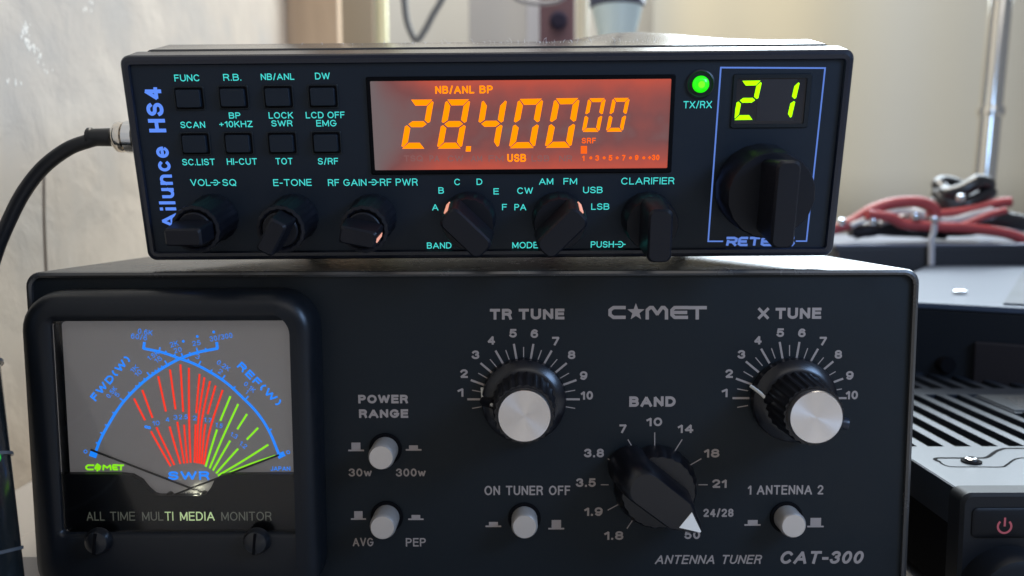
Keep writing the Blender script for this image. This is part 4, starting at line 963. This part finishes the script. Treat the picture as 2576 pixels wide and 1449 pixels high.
mb = MB(); box(mb, (-.0004, -.0018, ZT - .0115), (.0006, Ye + .006, ZT - .0002)); mb.build('side_flange', ribm, rib, smooth=0)
for yy in (.01, .15):
    mb = MB(); box(mb, (.01, yy, 0), (.03, yy + .01, .004)); mb.build('foot', M['knob'], rib, smooth=0)
# label plate
mb = MB(); a = at_z(*V5.d(735, 893), ZT); b_ = at_z(*V5.d(1010, 1040), ZT)
box(mb, (plX + .0015, b_.y + .001, ZT - .0005), (XR - .01, a.y - .001, ZT - .0001)); lp_ = mb.build('rating_plate', mat('rating_plate', (.10, .11, .12), .3, metal=.6), rib, smooth=0)
mb = MB()
for j in range(5):
    yy = b_.y + .005 + j * (a.y - b_.y - .010) / 5
    x = plX + .006 + .001 * j
    while x < plX + .075:
        w_ = random.uniform(.0012, .0045); mb.add([(x, yy, ZT - .00005), (x + w_, yy, ZT - .00005), (x + w_, yy + .0022, ZT - .00005), (x, yy + .0022, ZT - .00005)], [(0, 1, 2, 3)]); x += w_ + .0011
mb.build('plate_print', mat('plate_print', (.02, .02, .022), .6), lp_, smooth=0)
# moulded groove and screw on the top
def zs(pts, w, name, m, dz=.00006):
    mb = MB(); P = [at_z(*V6.d(x, y), ZT + dz) for x, y in pts]; P = spline(P, 6)
    vs = []
    for i, p in enumerate(P):
        t_ = (P[min(i + 1, len(P) - 1)] - P[max(i - 1, 0)]).normalized(); n_ = Vector((-t_.y, t_.x, 0)) * w / 2; vs += [p + n_ - O, p - n_ - O]
    mb.add(vs, [(2 * i, 2 * i + 1, 2 * i + 3, 2 * i + 2) for i in range(len(P) - 1)]); return mb.build(name, m, rib, smooth=0)
zs([(560, 190), (520, 172), (508, 160), (540, 149), (640, 148), (900, 148), (1040, 147), (1100, 130), (1180, 75), (1260, 47), (1350, 42), (1600, 42)], .0012, 'groove', M['gap'])
zs([(552, 180), (585, 212), (640, 235), (720, 245), (1000, 246), (1240, 246), (1300, 222), (1370, 172), (1440, 150), (1600, 146)], .0007, 'groove', M['gap'])
c = at_z(*V6.d(908, 192), ZT); mb = MB(); lathez(mb, [(.0030, .0001), (.0030, .0004), (.0024, .0004)]); mb.build('screw_recess', M['gap'], rib, loc=(c.x - XL, c.y, ZT))
mb = MB(); lathez(mb, [(.0019, .0003), (.0019, .0011), (.0014, .0014)]); sc_ = mb.build('screw', M['chrome'], rib, loc=(c.x - XL, c.y, ZT))
mb = MB(); lathez(mb, [(.0009, .0012), (.0009, .00145)], 6); mb.build('hex_socket', M['gap'], sc_)
# front
a = at_y(*V6.d(812, 545), -.008); fx0 = a.x - XL
mb = MB(); loft(mb, [(rr(fx0, .004, XR, a.z, .0030), -.001), (rr(fx0, .004, XR, a.z, .0030), -.0070), (rr(fx0 + .0008, .0048, XR - .0008, a.z - .0008, .0025), -.008)]); fp = mb.build('front_panel', mat('rib_front', (.004, .005, .007), .5, spec=.25), rib)
a = at_y(*V6.d(930, 705), -.0085); b_ = at_y(*V6.d(1700, 1030), -.0085)
mb = MB(); loft(mb, [(rr(a.x - XL, b_.z, b_.x - XL, a.z, .0015), -.0079), (rr(a.x - XL, b_.z, b_.x - XL, a.z, .0015), -.0083), (rr(a.x - XL + .0006, b_.z + .0006, b_.x - XL - .0006, a.z - .0006, .0012), -.0087)]); pk = mb.build('power_key', mat('power_key', (.003, .0035, .005), .5, spec=.2), fp)
c = at_y(*V6.d(1276, 905), -.0089); r_ = at_y(*V6.d(1350, 905), -.0089).x - c.x
mb = MB(); cx_, cz_ = c.x - XL, c.z
stroke(mb, [(cx_ + r_ * math.cos(R(a_)), cz_ + r_ * math.sin(R(a_))) for a_ in range(132, 409, 12)], r_ * .32, -.0088, cap=False); stroke(mb, [(cx_, cz_ + r_ * .02), (cx_, cz_ + r_ * 1.38)], r_ * .32, -.00882, cap=False)
mb.build('power_symbol', mat('power_red', (.20, .04, .05), .5, emit=(.11, .02, .028), es=1), pk, smooth=0)
c = at_y(*V6.d(1500, 1800), -.017); mb = MB(); lathe(mb, [(.0135, -.008), (.0135, -.012), (.0125, -.016), (.011, -.017)], 64); mb.build('dial_knob', mat('dial', (.006, .007, .009), .6, spec=.15), fp, loc=(c.x - XL, 0, c.z))

# silver topped amplifier behind it, slightly turned
ZA = at_y(*VU.d(2330, 741), Ye + .035).z
P1, P2 = at_z(*(v / 1.5652 for v in (3627, 1190)), ZA), at_z(*(v / 1.5652 for v in (4032, 1212)), ZA)
Q1, Q2 = at_z(*(v / 1.5652 for v in (3628, 1089)), ZA), at_z(*(v / 1.5652 for v in (3779, 1037)), ZA)
d1 = (P2 - P1).normalized(); d2 = (Q2 - Q1).normalized()
# corner where both edges meet
det = d1.x * -d2.y + d2.x * d1.y; tt = ((Q1.x - P1.x) * -d2.y + d2.x * (Q1.y - P1.y)) / det
C0 = P1 + d1 * tt
C0 = P1 - d1 * min((P1 - C0).length, .05)
d2n = Vector((-d1.y, d1.x, 0))
t = thing('silver_amplifier', 'black box amplifier with a flat silver lid behind the ribbed radio', 'amplifier', (C0.x, C0.y, 0))
A0 = Vector(t.location); L1, L2 = .34, .27
yb_ = at_z(2500, 653, ZA)
L2 = max(.15, (yb_ - C0).dot(d2n))
def skew(mb, u0, u1, v0, v1, z0, z1):
    vs = []
    for z in (z0, z1):
        for u, v in ((u0, v0), (u1, v0), (u1, v1), (u0, v1)): p = d1 * u + d2n * v; vs.append((p.x, p.y, z))
    return mb.add(vs, [(3, 2, 1, 0), (4, 5, 6, 7), (0, 1, 5, 4), (1, 2, 6, 5), (2, 3, 7, 6), (3, 0, 4, 7)])
mb = MB(); skew(mb, 0, L1, 0, L2, .0, ZA - .003); mb.build('body', mat('amp_body', (.006, .008, .011), .5, spec=.25), t, bevel=.001, smooth=0)
silv = mat('brushed_silver', (.05, .065, .095), .46, metal=.2, spec=.22)
mb = MB(); skew(mb, -.001, L1, -.001, L2, ZA - .0028, ZA); mb.build('lid', silv, t, bevel=.0006, smooth=0)
lidm = ramp_color(mat('lid_panel', (.25, .27, .31), .50, spec=.2), 30, [(.3, (.025, .032, .044)), (.7, (.05, .062, .082))])
mb = MB(); skew(mb, .062, L1 - .01, .008, L2 - .006, ZA + .0001, ZA + .0009); mb.build('lid_panel', lidm, t, smooth=0)
for px, py in ((V4.d(1640, 1210)), (V4.d(2180, 915))):
    c = at_z(px, py, ZA + .001) - A0; mb = MB(); lathez(mb, [(.0035, 0), (.0035, .001), (.0022, .0017)], 24); mb.build('screw', M['chrome'], t, loc=(c.x, c.y, ZA + .0008))
f0, f1 = .012 + .040, L1
mb = MB(); skew(mb, f0, f1, -.003, -.0002, .004, ZA - .0165); mb.build('lower_panel', mat('amp_lower', (.016, .013, .014), .5, spec=.25), t, bevel=.0008, smooth=0)
cc_ = at_y(*V5.d(495, 635), P1.y - .006) - A0; mb = MB(); lathe(mb, [(.0040, .003), (.0040, -.002), (.0035, -.003)], 32); mb.build('socket', M['gap'], t, loc=(cc_.x, cc_.y, cc_.z))
# orange plastic plugs standing behind its rear edge
for (x, y, lab) in ((1725, 880, 'left small orange cap behind the silver lid'), (2022, 835, 'right small orange cap behind the silver lid')):
    px, py = V4.d(x, y); c = at_y(px, py, C0.y + L2 + .02); mb = MB(); rr_ = at_y(px + 16, py, C0.y + L2 + .02).x - c.x
    lathez(mb, [(rr_ * .8, -c.z), (rr_ * .8, -.004), (rr_, -.002), (rr_, .010), (rr_ * .8, .014)], 32)
    tag(mb.build('orange_cap', mat('orange_plastic', (.75, .26, .02), .4), loc=c), lab, 'cap', 'orange caps')

# long black power supply at the back
ZP = .088
pe = hit(*V4.d(1000, 752), (0, 0, ZP), Vector((0, 0, 1)))
Yp = pe.y; xl = at_z(*V4.d(445, 752), ZP).x
pback = at_z(*V4.d(1000, 655), ZP).y
t = thing('power_supply', 'long black power supply box under the tangle of red wires', 'power supply', (xl, Yp, 0))
mb = MB(); box(mb, (0, 0, 0), (.55, min(pback - Yp, .45), ZP - .002)); mb.build('body', mat('psu_body', (.016, .018, .024), .5), t, bevel=.002, smooth=0)
mb = MB(); box(mb, (-.001, -.001, ZP - .002), (.551, min(pback - Yp, .45) + .001, ZP)); mb.build('lid', mat('psu_lid', (.16, .18, .24), .3, metal=.5), t, bevel=.0008, smooth=0)
mb = MB(); a = at_y(*V4.d(447, 800), Yp - .002); b_ = at_y(*V4.d(490, 800), Yp - .002); box(mb, (.001, -.0022, .01), (b_.x - xl, -.0005, ZP - .006)); mb.build('end_plate', mat('brown_plate', (.10, .07, .06), .6), t, smooth=0)

M['white_wire2'] = mat('white_wire_b', (.6, .6, .6), .3)
# wires lying on it
redm = mat('red_wire', (.34, .055, .06), .38, spec=.4); blackw = mat('black_wire', (.012, .012, .015), .3, spec=.6); greyw = mat('grey_wire', (.30, .30, .34), .35)
def wire(name, pts, r, m, y, lab, cat='wire', grp='wires on the power supply'):
    P = []
    for i, q in enumerate(pts):
        yy = y + (q[2] if len(q) > 2 else 0); P.append(at_y(*V4.d(q[0], q[1]), yy))
    mb = MB(); tube(mb, P, r, n=16); return tag(mb.build(name, m), lab, cat, grp)
yw = Yp + .03
wire('red_wire', [(300, 640), (465, 600), (620, 540), (800, 430), (1000, 365), (1230, 350), (1350, 385), (1400, 440), (1380, 520)], .0046, redm, yw, 'thick red wire arching highest at the left of the tangle')
wire('red_wire', [(760, 470), (980, 500), (1120, 565), (1400, 585), (1800, 610), (2100, 655), (2300, 740), (2500, 860)], .0040, redm, yw - .01, 'red wire running low and right over the power supply edge')
wire('red_wire', [(1330, 470), (1450, 470), (1700, 440), (2000, 365), (2120, 350)], .0040, redm, yw + .01, 'red wire rising right beneath the black coil')
wire('red_wire', [(560, 600), (700, 560), (860, 520), (1020, 480), (1180, 520), (1380, 560)], .0028, redm, yw + .02, 'thin red wire in the middle of the tangle')
wire('grey_wire', [(1420, 560), (1600, 545), (1760, 500), (1950, 455)], .0050, greyw, yw, 'grey wire between the two right hand red wires')
wire('grey_wire', [(980, 440), (1100, 460), (1240, 500), (1330, 540)], .0070, mat('pale_wire', (.55, .55, .56), .3), yw + .03, 'pale wire bundle under the red arch')
for k, (pts, r_) in enumerate((([(600, 610), (760, 620), (900, 590), (1060, 560)], .006), ([(640, 640), (820, 600), (1000, 610), (1250, 620), (1500, 640)], .006), ([(1300, 620), (1500, 600), (1750, 590), (1900, 520), (2100, 530), (2250, 560)], .007),
                         ([(1750, 520), (1900, 480), (2050, 500), (2150, 560)], .006))):
    wire('black_wire', pts, r_, blackw, yw + .015, ('short black wire at the left foot of the tangle', 'long black wire lying along the lid under the red arch', 'long black wire passing under the grey wire to the right', 'short black wire at the right foot of the tangle')[k])
wire('white_wire', [(600, 575), (780, 505), (960, 455), (1120, 440), (1300, 470)], .0022, mat('white_wire', (.6, .6, .6), .3), yw - .004, 'thin white wire following the underside of the red arch')
wire('white_wire', [(880, 560), (1010, 520), (1150, 480), (1290, 500), (1400, 545)], .0020, M['white_wire2'], yw + .006, 'thin white wire looping through the middle of the tangle')
wire('black_wire', [(900, 480), (1040, 520), (1180, 600), (1330, 640)], .0028, blackw, yw - .002, 'thin black wire crossing under the red arch')
wire('red_wire', [(1500, 620), (1700, 560), (1900, 480), (2080, 430)], .0026, redm, yw - .006, 'thin red wire climbing across the right half of the tangle')
# black coil
c = at_y(*V4.d(1660, 345), yw + .03)
t = thing('cable_coil', 'coiled black cable heaped on the wires', 'cable coil', c); rc = (at_y(*V4.d(1960, 345), yw + .03).x - at_y(*V4.d(1370, 345), yw + .03).x) / 2
for j in range(4):
    pts = [(rc * (.92 - .08 * j) * math.cos(R(a_)) + .002 * math.sin(a_ * .13 + j), rc * .55 * math.sin(R(a_)), -.016 + .009 * j + .005 * math.sin(R(a_ * 2 + 70 * j))) for a_ in range(0, 361, 30)]
    mb = MB(); tube(mb, pts, .0058, n=12); mb.build('turn', blackw, t)
# cable tie hanging over the edge
pts = [at_y(*V4.d(x, y), Yp - .006) for x, y in ((1400, 560), (1392, 640), (1372, 700), (1372, 780), (1370, 950))]
mb = MB(); tube(mb, pts, .0022, n=12); tag(mb.build('cable_tie', mat('clear_tie', (.45, .46, .50), .2)), 'pale cable tie hanging over the front of the power supply', 'cable tie')
for x, y, q in ((515, 540, .7), (812, 537, .7), (1210, 490, .8), (1390, 520, .8), (1650, 310, .7)):
    c = at_y(*V4.d(x, y), yw - .01); mb = MB(); bmx = bmesh.new()
    lathez(mb, [(.002 * q, -.004 * q), (.0045 * q, -.003 * q), (.0050 * q, 0), (.0045 * q, .003 * q), (.002 * q, .004 * q)], 20)
    bmx.free(); lab = {515: 'shiny terminal nut at the far left of the red arch', 812: 'shiny terminal nut under the left slope of the red arch', 1210: 'shiny terminal nut under the crown of the red arch', 1390: 'shiny terminal nut at the top of the cable tie', 1650: 'shiny terminal nut on the black coil'}[x]
    tag(mb.build('terminal_nut', M['chrome'], loc=c), lab, 'nut', 'shiny terminals among the wires')
